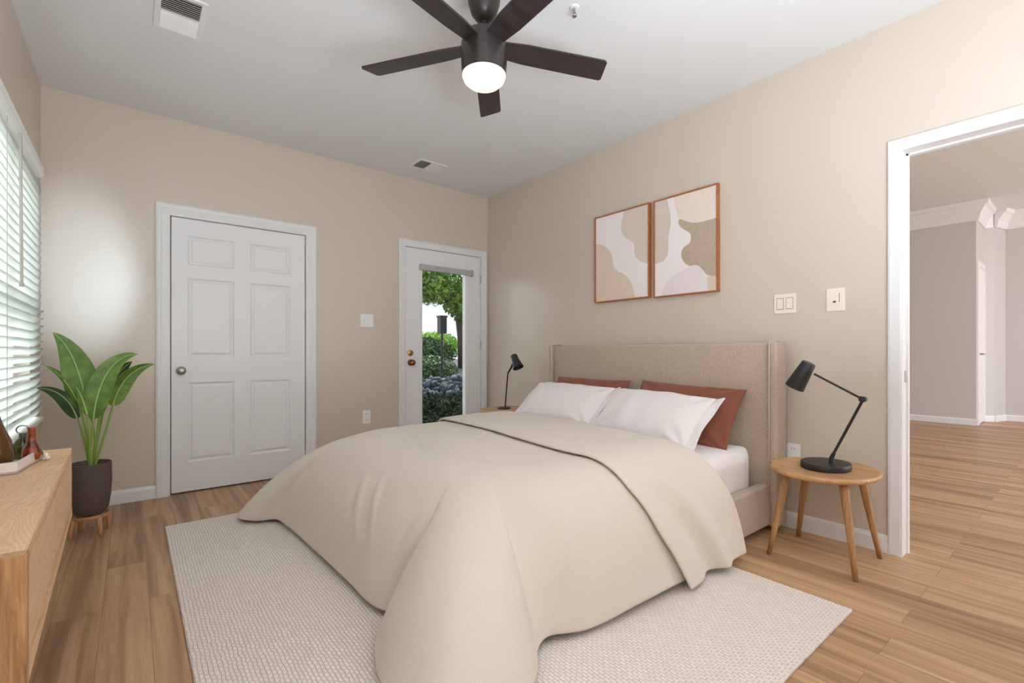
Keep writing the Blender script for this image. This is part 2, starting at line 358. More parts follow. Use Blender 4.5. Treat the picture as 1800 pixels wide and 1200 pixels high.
b = nb(); box(b, -W-.15, .12, YE-.15, YE, 0, HC); struct('wall_front', b, M['wall'])
OY0, OY1, OZ = -4.62, -3.599, 2.066
b = nb()
for y0, y1, z0, z1 in ((OY1+.018, 0, 0, HC), (OY0-.018, OY1+.018, OZ+.018, HC), (YE, OY0-.018, 0, HC)): box(b, 0, .12, y0, y1, z0, z1)
struct('wall_right', b, M['wall'])

def casing(name, fn, a0, a1, zt, wd=.083, sill=False):
    """door casing on a wall: fn(a, z, d) with d out of the wall"""
    b = nb()
    prof = [(0, 0), (0, .011), (.010, .014), (.045, .015), (.055, .019), (wd-.012, .021), (wd, .016), (wd, 0)]
    path = [((a0, 0), (-1, 0)), ((a0, zt), (-1, 1)), ((a1, zt), (1, 1)), ((a1, 0), (1, 0))]
    rings = [[b.verts.new(fn(p[0]+q*d[0], p[1]+q*d[1], h)) for q, h in prof] for p, d in path]
    for r0, r1 in zip(rings, rings[1:]):
        for k in range(len(prof)-1): b.faces.new((r0[k], r0[k+1], r1[k+1], r1[k]))
    b.faces.new(rings[0]); b.faces.new(rings[-1])
    return b
fb = lambda a, z, d: (a, -d, z)
fr_ = lambda a, z, d: (-d, a, z)
def jamb(b, a0, a1, zt, fn, d0, d1, th=.018):
    for u0, u1, z0, z1 in ((a0-th, a0, 0, zt), (a1, a1+th, 0, zt), (a0-th, a1+th, zt, zt+th)):
        p = fn(u0, z0, d0); q = fn(u1, z1, d1)
        box(b, min(p[0], q[0]), max(p[0], q[0]), min(p[1], q[1]), max(p[1], q[1]), z0, z1)
b = casing('trim', fb, D1[0]-.006, D1[1]+.006, D1[2]+.004); jamb(b, D1[0]-.004, D1[1]+.004, D1[2]+.003, fb, .0, -.15); struct('trim_1', b, M['trim'])
b = casing('trim', fb, D2[0]-.006, D2[1]+.006, D2[2]+.004, .066); jamb(b, D2[0]-.004, D2[1]+.004, D2[2]+.003, fb, .0, -.15); struct('trim_2', b, M['trim'])
b = casing('trim', fr_, OY1, OY0, OZ); 
b.free(); b = casing('trim', lambda a, z, d: (-d, -a, z), -OY1, -OY0, OZ, .058); jamb(b, OY0, OY1, OZ, fr_, .0, -.12)
box(b, .07, .095, OY1-.009, OY1, 0, OZ); box(b, .07, .095, OY0, OY1, OZ-.009, OZ)
struct('trim_3', b, M['trim'])
b = casing('trim', lambda a, z, d: (.12+d, a, z), OY0, OY1, OZ, .058); struct('trim_4', b, M['trim'])

def baseboard(name, segs):
    b = nb(); prof = [(0, 0), (.014, 0), (.014, .070), (.010, .084), (.004, .092), (0, .092)]
    for p, q, nrm in segs:
        p = Vector(p); q = Vector(q); nrm = Vector(nrm)
        A = [b.verts.new((p.x+nrm.x*d, p.y+nrm.y*d, z)) for d, z in prof]; B = [b.verts.new((q.x+nrm.x*d, q.y+nrm.y*d, z)) for d, z in prof]
        k = len(prof)
        for i in range(k): b.faces.new((A[i], A[(i+1) % k], B[(i+1) % k], B[i]))
        b.faces.new(A[::-1]); b.faces.new(B)
    return struct(name, b, M['trim'])
baseboard('baseboard_back', [((-W, 0), (D1[0]-.09, 0), (0, -1)), ((D1[1]+.09, 0), (D2[0]-.073, 0), (0, -1))])
baseboard('baseboard_left', [((-W, YE), (-W, -.014), (1, 0))])
baseboard('baseboard_right', [((0, -.014), (0, OY1+.058), (-1, 0)), ((0, YE), (0, OY0-.058), (-1, 0))])

# six-panel door
def six_panel():
    b = nb()
    x0, x1, zt = D1[0]+.002, D1[1]-.002, D1[2]-.002; yf = .006; zb = .012
    xs = [x0, -2.735, -2.434, -2.324, -2.029, x1]; zs = [zb, .227, .816, 1.006, 1.591, 1.688, 1.904, zt]
    V = [[b.verts.new((x, yf, z)) for z in zs] for x in xs]; pf = []
    for i in range(5):
        for j in range(7):
            f = b.faces.new((V[i][j], V[i+1][j], V[i+1][j+1], V[i][j+1]))
            if i in (1, 3) and j in (1, 3, 5): pf.append(f)
    for f in b.faces: f.normal_update()
    s = 1 if pf[0].normal.y < 0 else -1
    bmesh.ops.inset_individual(b, faces=pf, thickness=.016, depth=-.011*s)
    bmesh.ops.inset_individual(b, faces=pf, thickness=.008, depth=0)
    bmesh.ops.inset_individual(b, faces=pf, thickness=.022, depth=.008*s)
    be = [e_ for e_ in b.edges if e_.is_boundary]
    r = bmesh.ops.extrude_edge_only(b, edges=be)
    for v in [g for g in r['geom'] if isinstance(g, bmesh.types.BMVert)]: v.co.y += .035
    return b
d1 = struct('door_1', six_panel(), M['door'])
b = nb(); kx, kz = -2.775, .905
lathe(b, [(.030, 0), (.031, .005), (.026, .009), (.012, .012), (.011, .028), (.020, .036), (.027, .046), (.027, .056), (.020, .064), (.006, .067)], (kx, .006, kz), 28, (0, -1, 0))
k = obj('door_knob', b, M['chrome'], d1, smooth=True); tag(k, 'satin nickel round knob')

# glazed garden door
GX0, GX1, GZ0, GZ1 = -.806, -.300, .20, 1.868
b = nb(); x0, x1, zt = D2[0]+.002, D2[1]-.002, D2[2]-.002
for a0, a1, z0, z1 in ((x0, GX0-.03, .012, zt), (GX1+.03, x1, .012, zt), (GX0-.03, GX1+.03, .012, GZ0-.03), (GX0-.03, GX1+.03, GZ1+.03, zt)): box(b, a0, a1, .004, .045, z0, z1)
d2 = struct('door_2', b, M['door'])
b = nb()
for a0, a1, z0, z1 in ((GX0-.032, GX0, GZ0-.032, GZ1+.032), (GX1, GX1+.032, GZ0-.032, GZ1+.032), (GX0, GX1, GZ0-.032, GZ0), (GX0, GX1, GZ1, GZ1+.032)): box(b, a0, a1, -.008, .050, z0, z1, .004)
obj('glazing_frame', b, M['door'], d2)
b = nb(); box(b, GX0, GX1, .020, .026, GZ0, GZ1); obj('glass_pane', b, M['glass'], d2)
b = nb(); box(b, -.842, -.222, -.036, -.010, 1.855, 1.912, .004); hd = obj('blind_headrail', b, mat('headrail_grey', (176, 176, 176), .45), d2); tag(hd, 'grey raised blind headrail')
b = nb(); box(b, -.24, -.218, -.044, -.012, 1.845, 1.915, .003); obj('end_bracket', b, M['wand'], hd)
b = nb(); box(b, -.66, -.64, -.040, -.034, 1.88, 1.905, .002); obj('bracket', b, M['chrome'], hd)
b = nb(); lathe(b, [(.028, 0), (.030, .004), (.027, .012), (.016, .016), (.015, .022), (.002, .023)], (-.932, .004, 1.035), 28, (0, -1, 0)); obj('deadbolt', b, M['brass'], d2, angle=35)
b = nb(); lathe(b, [(.030, 0), (.031, .005), (.014, .010), (.013, .030), (.026, .040), (.029, .052), (.024, .062), (.004, .066)], (-.930, .004, .94), 28, (0, -1, 0)); obj('door_knob', b, M['brassdark'], d2, smooth=True)
for z in (.30, 1.12, 1.83):
    b = nb(); tube(b, [(D2[1]-.002, -.006, z-.045), (D2[1]-.002, -.006, z+.045)], .006, 8); obj('hinge', b, M['chrome'], d2)

# ---------------------------------------------------------------- window on the left wall
b = nb()
for y0, y1, z0, z1 in ((WY0, WY0+.05, WZ0, WZ1), (WY1-.05, WY1, WZ0, WZ1), (WY0, WY1, WZ0, WZ0+.05), (WY0, WY1, WZ1-.05, WZ1), (WY0, WY1, 1.30, 1.35), ((WY0+WY1)/2-.03, (WY0+WY1)/2+.03, WZ0, WZ1)):
    box(b, -W-.11, -W-.06, y0, y1, z0, z1, .004)
win = struct('window_1', b, M['blindw'])
b = nb(); box(b, -W-.088, -W-.083, WY0+.02, WY1-.02, WZ0+.02, WZ1-.02); obj('window_pane', b, M['glass'], win)
b = nb(); box(b, -W-.06, -W+.03, WY0-.03, WY1+.03, WZ0-.03, WZ0, .006); obj('window_sill', b, M['trim'], win)
bl = empty('window_blind', (-W+.02, -.95, WZ0), 'white horizontal slat blind hanging over the left wall window', 'window blind')
b = nb(); BY0, BY1 = WY0-.04, BYR
nsl = 31; zs0, zs1 = .70, 2.0
for i in range(nsl):
    z = zs0+(zs1-zs0)*i/(nsl-1); tl = math.radians(71 if z > 1.28 else (42 if z > .90 else 66)); hw = .0255; prev = None; xc = -W+.034
    for j in range(5):
        s = (j/4-.5)*2; cv = .003*(1-s*s)
        dx = s*hw*math.cos(tl)+cv*math.sin(tl); dz = s*hw*math.sin(tl)-cv*math.cos(tl)*-1
        p = (b.verts.new((xc+dx, BY0, z+dz)), b.verts.new((xc+dx, BY1, z+dz)))
        if prev: b.faces.new((prev[0], prev[1], p[1], p[0]))
        prev = p
o = obj('slats', b, M['slat'], bl, smooth=True); md = o.modifiers.new('s', 'SOLIDIFY'); md.thickness = .0025
b = nb(); prism(b, [(0, 0), (.062, 0), (.070, .012), (.070, .058), (.060, .075), (0, .075)], lambda u, v, d: (-W+.003+u, d, 2.005+v), BY0-.03, -.55); obj('valance', b, M['blindw'], bl)
b = nb(); box(b, -W+.012, -W+.056, BY0, BY1, WZ0+.005, WZ0+.028, .005); obj('bottom_rail', b, M['blindw'], bl)
b = nb(); tube(b, [(-W+.078, -1.30, 1.99), (-W+.082, -1.30, 1.34)], .0055, 8); tube(b, [(-W+.082, -1.30, 1.34), (-W+.082, -1.30, 1.325)], .008, 8); obj('tilt_wand', b, M['wand'], bl)
for y in (-.55, -1.45):
    b = nb(); tube(b, [(-W+.060, y, 2.0), (-W+.060, y, .66)], .0012, 6); obj('ladder_cord', b, M['wand'], bl)

# ---------------------------------------------------------------- hall beyond the doorway
hy = -3.124; hx = 6.28
b = nb(); box(b, HX0, HX1+.15, -8.2, .15, HCZ, HCZ+.1); struct('ceiling_hall', b, M['ceil'])
b = nb(); box(b, .12, .125, YE, .15, HC-.05, HCZ); struct('wall_hallside', b, M['hallwall'])
b = nb(); box(b, hx, hx+.9, hy, .15, 0, HCZ); struct('wall_bumpout', b, M['hallwall'])
b = nb(); box(b, HX1, HX1+.15, -8.2, .15, 0, HCZ)
prism(b, [(6.95, hy), (HX1, hy), (HX1, -3.32), (7.02, -3.235)], lambda u, v, d: (u, v, d), 0, HCZ); struct('wall_far', b, M['hallwall'])
b = nb(); box(b, HX0, hx, .0, .15, 0, HCZ); struct('wall_hallback', b, M['hallwall'])
baseboard('baseboard_hall', [((hx, 0), (hx, hy), (-1, 0)), ((7.02-.07, hy), (7.02, -3.235), (-.84, .5)), ((7.02, -3.235), (HX1, -3.32), (-.25, -.97)), ((HX1, -3.3), (HX1, -8.2), (-1, 0))])
def crown(name, segs):
    b = nb(); prof = [(0, 0), (.02, 0), (.035, .03), (.05, .10), (.10, .19), (.13, .21), (.14, .26), (0, .26)]
    for p, q, nrm in segs:
        A = [b.verts.new((p[0]+nrm[0]*d, p[1]+nrm[1]*d+e0, HCZ-.26+z)) for d, z in prof for e0 in (0,)]
        ext = .14 if len(nrm) > 2 else 0
        B = [b.verts.new((q[0]+nrm[0]*d, q[1]+nrm[1]*d-(d if ext else 0), HCZ-.26+z)) for d, z in prof]
        k = len(prof)
        for i in range(k): b.faces.new((A[i], A[(i+1) % k], B[(i+1) % k], B[i]))
        b.faces.new(A[::-1]); b.faces.new(B)
    return struct(name, b, M['trim'])
crown('trim_5', [((hx, 0), (hx, hy), (-1, 0, 1)), ((6.95, hy), (7.02, -3.235), (-.84, .5)), ((7.0, -3.235), (HX1, -3.32), (-.25, -.97)), ((HX1, -3.3), (HX1, -8.2), (-1, 0))])
b = nb(); prof = [(0, 0), (.02, 0), (.035, .03), (.05, .10), (.10, .19), (.13, .21), (.14, .26), (0, .26)]
A = [b.verts.new((hx-d, hy-d, HCZ-.26+z)) for d, z in prof]; B = [b.verts.new((hx+.7, hy-d, HCZ-.26+z)) for d, z in prof]
for i in range(8): b.faces.new((A[i], A[(i+1) % 8], B[(i+1) % 8], B[i]))
b.faces.new(A); b.faces.new(B[::-1]); struct('trim_6', b, M['trim'])
b = nb()
for x0, x1, z0, z1 in ((hx+.04, hx+.13, 0, 2.35), (hx+.62, hx+.7, 0, 2.35), (hx+.13, hx+.62, 2.27, 2.35)): box(b, x0, x1, hy-.022, hy, z0, z1, .004)
struct('trim_7', b, M['trim'])
b = nb(); box(b, hx+.13, hx+.62, hy-.012, hy-.001, .01, 2.27); d3 = struct('door_3', b, M['door'])
b = nb(); tube(b, [(hx+.18, hy-.012, 1.017), (hx+.18, hy-.05, 1.017), (hx+.30, hy-.05, 1.017)], .011, 8); tag(obj('door_handle', b, M['chrome'], d3), 'dark metal lever handle')
b = nb(); lathe(b, [(.016, 0), (.016, .012), (.008, .02), (.006, .075), (.014, .085), (.017, .105), (.010, .115)], (.34, -3.525, 0), 16)
tag(obj('door_stop', b, M['trim'], smooth=True), 'small white floor door stop just past the open doorway', 'door stop')
b = nb(); box(b, .035, .06, OY1-.0022, OY1-.0003, .885, .945); struct('trim_8', b, M['chrome'])

# ---------------------------------------------------------------- rug
RX0, RX1, RY0, RY1 = -2.905, -.808, -3.608, -.768
b = nb(); box(b, RX0, RX1, RY0, RY1, .0005, .013, .004)
tag(obj('area_rug', b, M['rug']), 'large cream woven rug lying on the floor under the bed', 'rug')

# ---------------------------------------------------------------- bed
YN, YF, ZT = -2.96, -1.28, .525
bed = empty('bed', (-1.2, -2.12, 0), 'beige upholstered double bed frame with winged headboard', 'bed')
b = nb(); box(b, -.165, -.05, -3.03, -1.21, .03, 1.098, .018, 3); hb = obj('headboard', b, M['bedfab'], bed, angle=40)
for y0, y1 in ((-3.07, -3.028), (-1.212, -1.17)):
    b = nb(); box(b, -.185, -.045, y0, y1, .03, 1.102, .013, 3); obj('headboard_wing', b, M['bedfab'], hb, angle=40)
for y in (-3.030, -1.210):
    b = nb(); tube(b, [(-.186, y, .04), (-.186, y, 1.09), (-.180, y, 1.104), (-.06, y, 1.106)], .0045, 8); obj('piping', b, M['piping'], hb, smooth=True)
for y0, y1 in ((-3.03, -2.965), (-1.275, -1.21)):
    b = nb(); box(b, -1.80, -.16, y0, y1, .035, .275, .018, 3); obj('side_rail', b, M['bedfab'], bed, angle=40)
b = nb(); box(b, -2.12, -2.05, -2.70, -1.40, .035, .275, .018, 3); obj('foot_rail', b, M['bedfab'], bed, angle=40)
for x, y in ((-1.85, -2.62), (-1.85, -1.48), (-.25, -2.95), (-.25, -1.29)):
    b = nb(); tube(b, [(x, y, .014 if x > -2.9 and x < -.81 and y > -3.6 else 0), (x, y, .05)], .025, 10); obj('bed_foot', b, M['black'], bed)
b = nb(); box(b, -1.80, -.165, -2.965, -1.275, .12, .20); box(b, -2.05, -1.80, -2.70, -1.40, .12, .20); obj('slat_base', b, M['bedfab'], bed)

# mattress with a pulled sheet
def rounded_box_grid(x0, x1, y0, y1, z0, z1, r, nx=60, ny=50):
    """top + skirt as one closed-ish shell: superellipse in plan, rounded top"""
    seg = 200; th = np.linspace(0, 2*PI, seg, endpoint=False)
    cx_, cy_ = (x0+x1)/2, (y0+y1)/2; hx_, hy_ = (x1-x0)/2, (y1-y0)/2; rc = .10
    # rounded rect outline
    def outline(ins):
        out = []
        for t in th:
            c, s = math.cos(t), math.sin(t); k = 1/max(abs(c)/hx_, abs(s)/hy_); x, y = c*k, s*k
            out.append((x, y))
        o = np.array(out); n = 14
        ax = np.abs(o[:, 0])/hx_; ay = np.abs(o[:, 1])/hy_
        p = (ax**n+ay**n)**(1/n); o = o/p[:, None]
        l = np.maximum(np.abs(o[:, 0])-(hx_-ins) , 0)
        o[:, 0] = np.sign(o[:, 0])*np.minimum(np.abs(o[:, 0]), hx_-ins*np.abs(o[:, 0])/hx_); o[:, 1] = np.sign(o[:, 1])*np.minimum(np.abs(o[:, 1]), hy_-ins*np.abs(o[:, 1])/hy_)
        return o
    rings = []
    prof = [(.0, z0)]+[(0, z0+(z1-r-z0)*k) for k in (.3, .6, 1)]
    prof = [(.02, z0), (.004, z0+.02), (0, z0+.06), (0, z1-r)]+[(r*(1-math.cos(a)), z1-r+r*math.sin(a)) for a in np.linspace(.25, PI/2, 6)]
    prof += [(.25, z1+.008), (.5, z1+.012), (min(hx_, hy_)*.98, z1+.014)]
    P = []
    for ins, z in prof:
        o = outline(min(ins, min(hx_, hy_)*.98)); P.append(np.c_[o[:, 0]+cx_, o[:, 1]+cy_, np.full(seg, z)])
    return np.array(P).transpose(1, 0, 2)
P = rounded_box_grid(-1.84, -.172, YN, YF, .202, .485, .085)
# sheet pull wrinkles near the head on the exposed side
for i in range(P.shape[0]):
    for j in range(P.shape[1]):
        x, y, z = P[i, j]
        if y < -2.9 and x > -.9: P[i, j, 1] -= .006*math.sin((x*1.3+z*.9)*42)*max(0, min(1, (x+.8)/.5))*(1 if z > .22 else .3)
mt = grid_mesh('mattress', P, M['sheet'], closed_u=True)
tag(mt, 'white sheeted mattress lying in the beige bed frame', 'mattress')
md = mt.modifiers.new('s', 'SUBSURF'); md.levels = md.render_levels = 1

# duvet ------------------------------------------------------------
ST = [ # edge x,y | hem x,y,z | belly
 (-.62, YF, -.60, -1.13, .05, .35), (-1.0, YF, -1.0, -1.12, .05, .35), (-1.5, YF, -1.52, -1.10, .05, .35), (-1.85, YF+.005, -1.95, -1.06, .05, .4),
 (-2.02, YF-.01, -2.22, -.94, .045, .4), (-2.10, YF-.04, -2.47, -.86, .035, .35), (-2.14, YF-.08, -2.55, -.95, .032, .3), (-2.16, YF-.13, -2.50, -1.04, .034, .3), (-2.17, YF-.18, -2.385, -1.10, .035, .4),
 (-2.18, -1.55, -2.345, -1.30, .035, .5), (-2.18, -1.85, -2.32, -1.80, .035, .5), (-2.18, -2.2, -2.305, -2.2, .035, .5), (-2.18, -2.48, -2.29, -2.47, .035, .5),
 (-2.175, -2.74, -2.225, -2.60, .035, .2), (-2.168, -2.80, -2.35, -2.63, .035, .35), (-2.155, -2.835, -2.43, -2.77, .03, .4), (-2.14, -2.862, -2.46, -2.95, .03, .4), (-2.12, -2.885, -2.42, -3.12, .03, .4),
 (-2.10, -2.905, -2.28, -3.18, .03, .4), (-2.085, -2.92, -2.10, -3.13, .03, .3), (-2.07, -2.932, -1.995, -3.025, .035, .1), (-2.02, -2.945, -1.935, -3.005, .045, .25),
 (-1.74, YN, -1.78, -3.050, 0.035, .4), (-1.45, YN, -1.50, -3.075, 0.040, .4), (-1.1, YN, -1.1, -3.085, 0.045, .4), (-.86, YN, -.74, -3.095, 0.045, .4)]
def ztop(x): return ZT+.020*np.clip((x+2.1)/1.2, -.2, 1)
def cubic_eval(P, n):
    """Catmull-Rom through stations, chord-length"""
    P = np.array(P, float); d = np.r_[0, np.cumsum(np.sqrt(np.sum(np.diff(P[:, 2:5], axis=0)**2, 1))+.04)]
    tt = np.linspace(0, d[-1], n); out = np.zeros((n, P.shape[1]))
    m = np.zeros_like(P)
    for i in range(len(P)):
        if i == 0: m[i] = (P[1]-P[0])/(d[1]-d[0])
        elif i == len(P)-1: m[i] = (P[-1]-P[-2])/(d[-1]-d[-2])
        else:
            a = (P[i]-P[i-1])/(d[i]-d[i-1]); c = (P[i+1]-P[i])/(d[i+1]-d[i]); h0 = d[i]-d[i-1]; h1 = d[i+1]-d[i]
            m[i] = (a*h1+c*h0)/(h0+h1)
    for k, t in enumerate(tt):
        i = min(np.searchsorted(d, t, side='right')-1, len(P)-2); h = d[i+1]-d[i]; u = (t-d[i])/h
        out[k] = (2*u**3-3*u**2+1)*P[i]+(u**3-2*u**2+u)*h*m[i]+(-2*u**3+3*u**2)*P[i+1]+(u**3-u**2)*h*m[i+1]
    return out
def section(ex, ey, hx_, hy_, hz, bel, mx, my, nt=40, lift=0.0, corner=0.0):
    """spine -> shoulder -> hem curve"""
    E_ = np.array([ex, ey, ztop(ex)+lift]); Mx = np.array([mx, my, ztop(mx)+.018+lift]); Hm = np.array([hx_, hy_, hz])
    d = Mx-E_; L = np.linalg.norm(d[:2]); sd_ = np.clip((ex+2.12)/.35, 0, 1); sd_ = sd_*sd_*(3-2*sd_); ins = min(.32-.15*sd_+.12*corner, L*.7)
    I = E_+d/L*ins; I[2] = ztop(I[0])+.012+lift
    out = Hm-E_; 
    E_[2] -= .045*corner
    k1 = .15+.35*sd_; P1 = E_+np.array([out[0]*k1, out[1]*k1, 0]); P1[2] = E_[2]+.004
    P2 = np.array([ex+out[0]*(.6+.35*bel+.15*sd_), ey+out[1]*(.6+.35*bel+.15*sd_), hz+(.16+.12*bel+.10*sd_)])
    n1 = nt//3; a = np.linspace(0, 1, n1, endpoint=False)[:, None]; A = Mx+(I-Mx)*a
    t = np.linspace(0, 1, nt-n1)[:, None]; B = (1-t)**3*I+3*(1-t)**2*t*P1+3*(1-t)*t**2*P2+t**3*Hm
    return np.r_[A, B]
SP = cubic_eval(ST, 340)
MID = (YN+YF)/2
P = np.array([section(*s, min(max(s[0], -1.62), -.72), MID, 46, 0.0, math.exp(-((s[0]+2.13)**2+(s[1]+2.90)**2)/.16**2)) for s in SP])
wj = np.clip((24-np.arange(P.shape[1]))/7.0, 0, 1)[None, :, None]*.5
for _ in range(70):
    A2 = P.copy(); A2[1:-1] = (P[:-2]+P[2:])/2; P = P+(A2-P)*wj
def ridge(P, A, B, wdt, amp, dirn=None):
    """raise a soft crease running A->B (3-D points)"""
    A = np.array(A); B = np.array(B); d = B-A; L2 = d@d; q = P-A; t = np.clip((q@d)/L2, 0, 1)
    dist = np.linalg.norm(q-t[..., None]*d, axis=-1); f = amp*np.exp(-(dist/wdt)**2)*np.sin(PI*np.clip(t*.9+.05, 0, 1))
    nrm = np.array(dirn if dirn else (0, 0, 1.0)); nrm = nrm/np.linalg.norm(nrm)
    return f[..., None]*nrm
Dd = np.zeros_like(P)
top = (0, 0, 1); foot = (-1, 0, .25); side = (0, -1, .35)
for A, B, wd_, am, dn in [((-2.12, -2.62, .47), (-2.29, -2.53, .12), .035, .018, foot), ((-2.0, -2.40, .53), (-2.29, -2.42, .15), .03, -.012, foot),
    ((-2.12, -2.10, .50), (-2.27, -2.35, .22), .02, .009, foot), ((-2.15, -1.95, .49), (-2.28, -2.2, .2), .022, .009, foot), ((-2.16, -1.8, .49), (-2.28, -2.02, .25), .02, .007, foot),
    ((-1.62, -1.45, .54), (-1.75, -2.5, .54), .10, .014, top), ((-1.48, -1.5, .55), (-1.58, -2.7, .55), .045, .012, top), ((-1.72, -1.4, .54), (-1.95, -2.3, .53), .07, -.012, top),
    ((-1.55, -2.3, .55), (-1.68, -3.0, .40), .03, .012, (0, -.5, 1)), ((-1.50, -2.95, .45), (-1.62, -3.04, .10), .035, .014, side), ((-1.62, -2.93, .45), (-1.80, -3.03, .12), .04, .016, side),
    ((-1.72, -2.92, .46), (-1.9, -3.02, .15), .03, -.012, side), ((-2.14, -2.70, .45), (-2.24, -2.62, .2), .03, -.010, foot), ((-2.0, -1.55, .53), (-2.2, -1.35, .35), .06, .012, foot),
    ((-2.12, -1.40, .50), (-2.37, -1.22, .1), .022, .012, foot), ((-2.12, -1.34, .50), (-2.34, -1.16, .15), .018, -.014, foot), ((-1.4, -1.5, .55), (-1.46, -2.2, .55), .03, .010, top)]:
    Dd += ridge(P, A, B, wd_*.9, am*1.5, dn)
P = P+Dd
P[..., 2] += .005*np.sin(P[..., 0]*5.1+P[..., 1]*3.3)*np.sin(P[..., 1]*4.7-P[..., 0]*2.2)
P[..., 2] = np.maximum(P[..., 2], .02)
from mathutils.bvhtree import BVHTree
nu_, nv0 = P.shape[:2]
BV = BVHTree.FromPolygons([Vector(p) for p in P.reshape(-1, 3)], [(i*nv0+j, (i+1)*nv0+j, (i+1)*nv0+j+1, i*nv0+j+1) for i in range(nu_-1) for j in range(nv0-1)])
duv = grid_mesh('duvet', P, M['duvet'], base=True)
tag(duv, 'thick beige duvet draped over the mattress and foot of the bed', 'duvet')
md = duv.modifiers.new('s', 'SOLIDIFY'); md.thickness = .022; md.offset = -1
md = duv.modifiers.new('u', 'SUBSURF'); md.levels = md.render_levels = 1

# turned-back band of the duvet (a part of it), rolled at the head edge
def lerp_keys(keys, w): return np.interp(w, [k[0] for k in keys], [k[1] for k in keys])
nw, nv = 150, 40
near_pts = []
def smooth(a, n=6):
    for _ in range(n): a = np.r_[a[:1], (a[:-2]+2*a[1:-1]+a[2:])/4, a[-1:]]
    return a
wv = np.linspace(0, 1, nw)          # 0 near hem, .5 spine, 1 far hem
xh = smooth(lerp_keys([(0, -.70), (.12, -.78), (.22, -.88), (.32, -.92), (.5, -.90), (.7, -.86), (.8, -.84), (1, -.70)], wv), 12)
xf = smooth(lerp_keys([(0, -1.20), (.10, -1.37), (.2, -1.47), (.26, -1.49), (.36, -1.50), (.5, -1.47), (.66, -1.41), (.74, -1.37), (.85, -1.3), (1, -1.2)], wv), 5)
def cross(w, x, lift):
    nt_ = 46
    if w <= .5:
        hz = .045+.0*x; C = section(x, YN, x, YN-.115, .05, .45, x, MID, nt_, lift); t = 1-w/.5
    else:
        C = section(x, YF, x, YF+.15, .05, .35, x, MID, nt_, lift); t = (w-.5)/.5
    k = t*(nt_-1); i = min(int(k), nt_-2); p = C[i]*(1-(k-i))+C[i+1]*(k-i)
    nx_ = C[min(i+1, nt_-1)]-C[max(i-1, 0)]; nr = np.array([0, -nx_[2], nx_[1]]) if w > .5 else np.array([0, nx_[2], -nx_[1]])
    nr = nr/np.linalg.norm(nr)
    if nr[2] < -.2: nr = -nr
    return p, nr
B_ = np.zeros((nw, nv+8, 3))
for i, wq in enumerate(wv):
    drop = .0
    for j in range(nv+8):
        if j < 8:                     # roll over the head edge
            a = PI/2*(1-j/8.0)*1.9; x = xh[i]+.028*math.sin(min(a, PI)); off = .014+.022*math.cos(a)
        else:
            v = (j-8)/(nv-1); x = xh[i]+(xf[i]-xh[i])*v; off = .048-.004*v**10
        p, nr = cross(wq, x, 0.0)
        loc, nn, _, _ = BV.find_nearest(Vector(p))
        nn = np.array(nn); nn = nn if nn @ nr > 0 else -nn
        q = np.array(loc)+(nn*.5+nr*.5)*off; q[0] = x
        if wq < .25:                  # hanging corner and its fold
            v = max(0, (j-8)/(nv-1)); h = (1-wq/.25)
            q[2] -= .035*h*h*max(0, v-.3)
            fold = math.exp(-((v-.42-.25*(1-h))/.10)**2); q[1] -= (.030*fold-.03*math.exp(-((v-.62-.25*(1-h))/.12)**2))*h
            q[1] -= .035*h*h*max(0, v-.5)
        B_[i, j] = q
B_[..., 2] = np.maximum(B_[..., 2], .018)
band = grid_mesh('turned_back_edge', B_, M['duvet'], duv); tag(band, 'folded back top of the duvet')
md = band.modifiers.new('s', 'SOLIDIFY'); md.thickness = .014; md.offset = -1
md = band.modifiers.new('u', 'SUBSURF'); md.levels = md.render_levels = 1

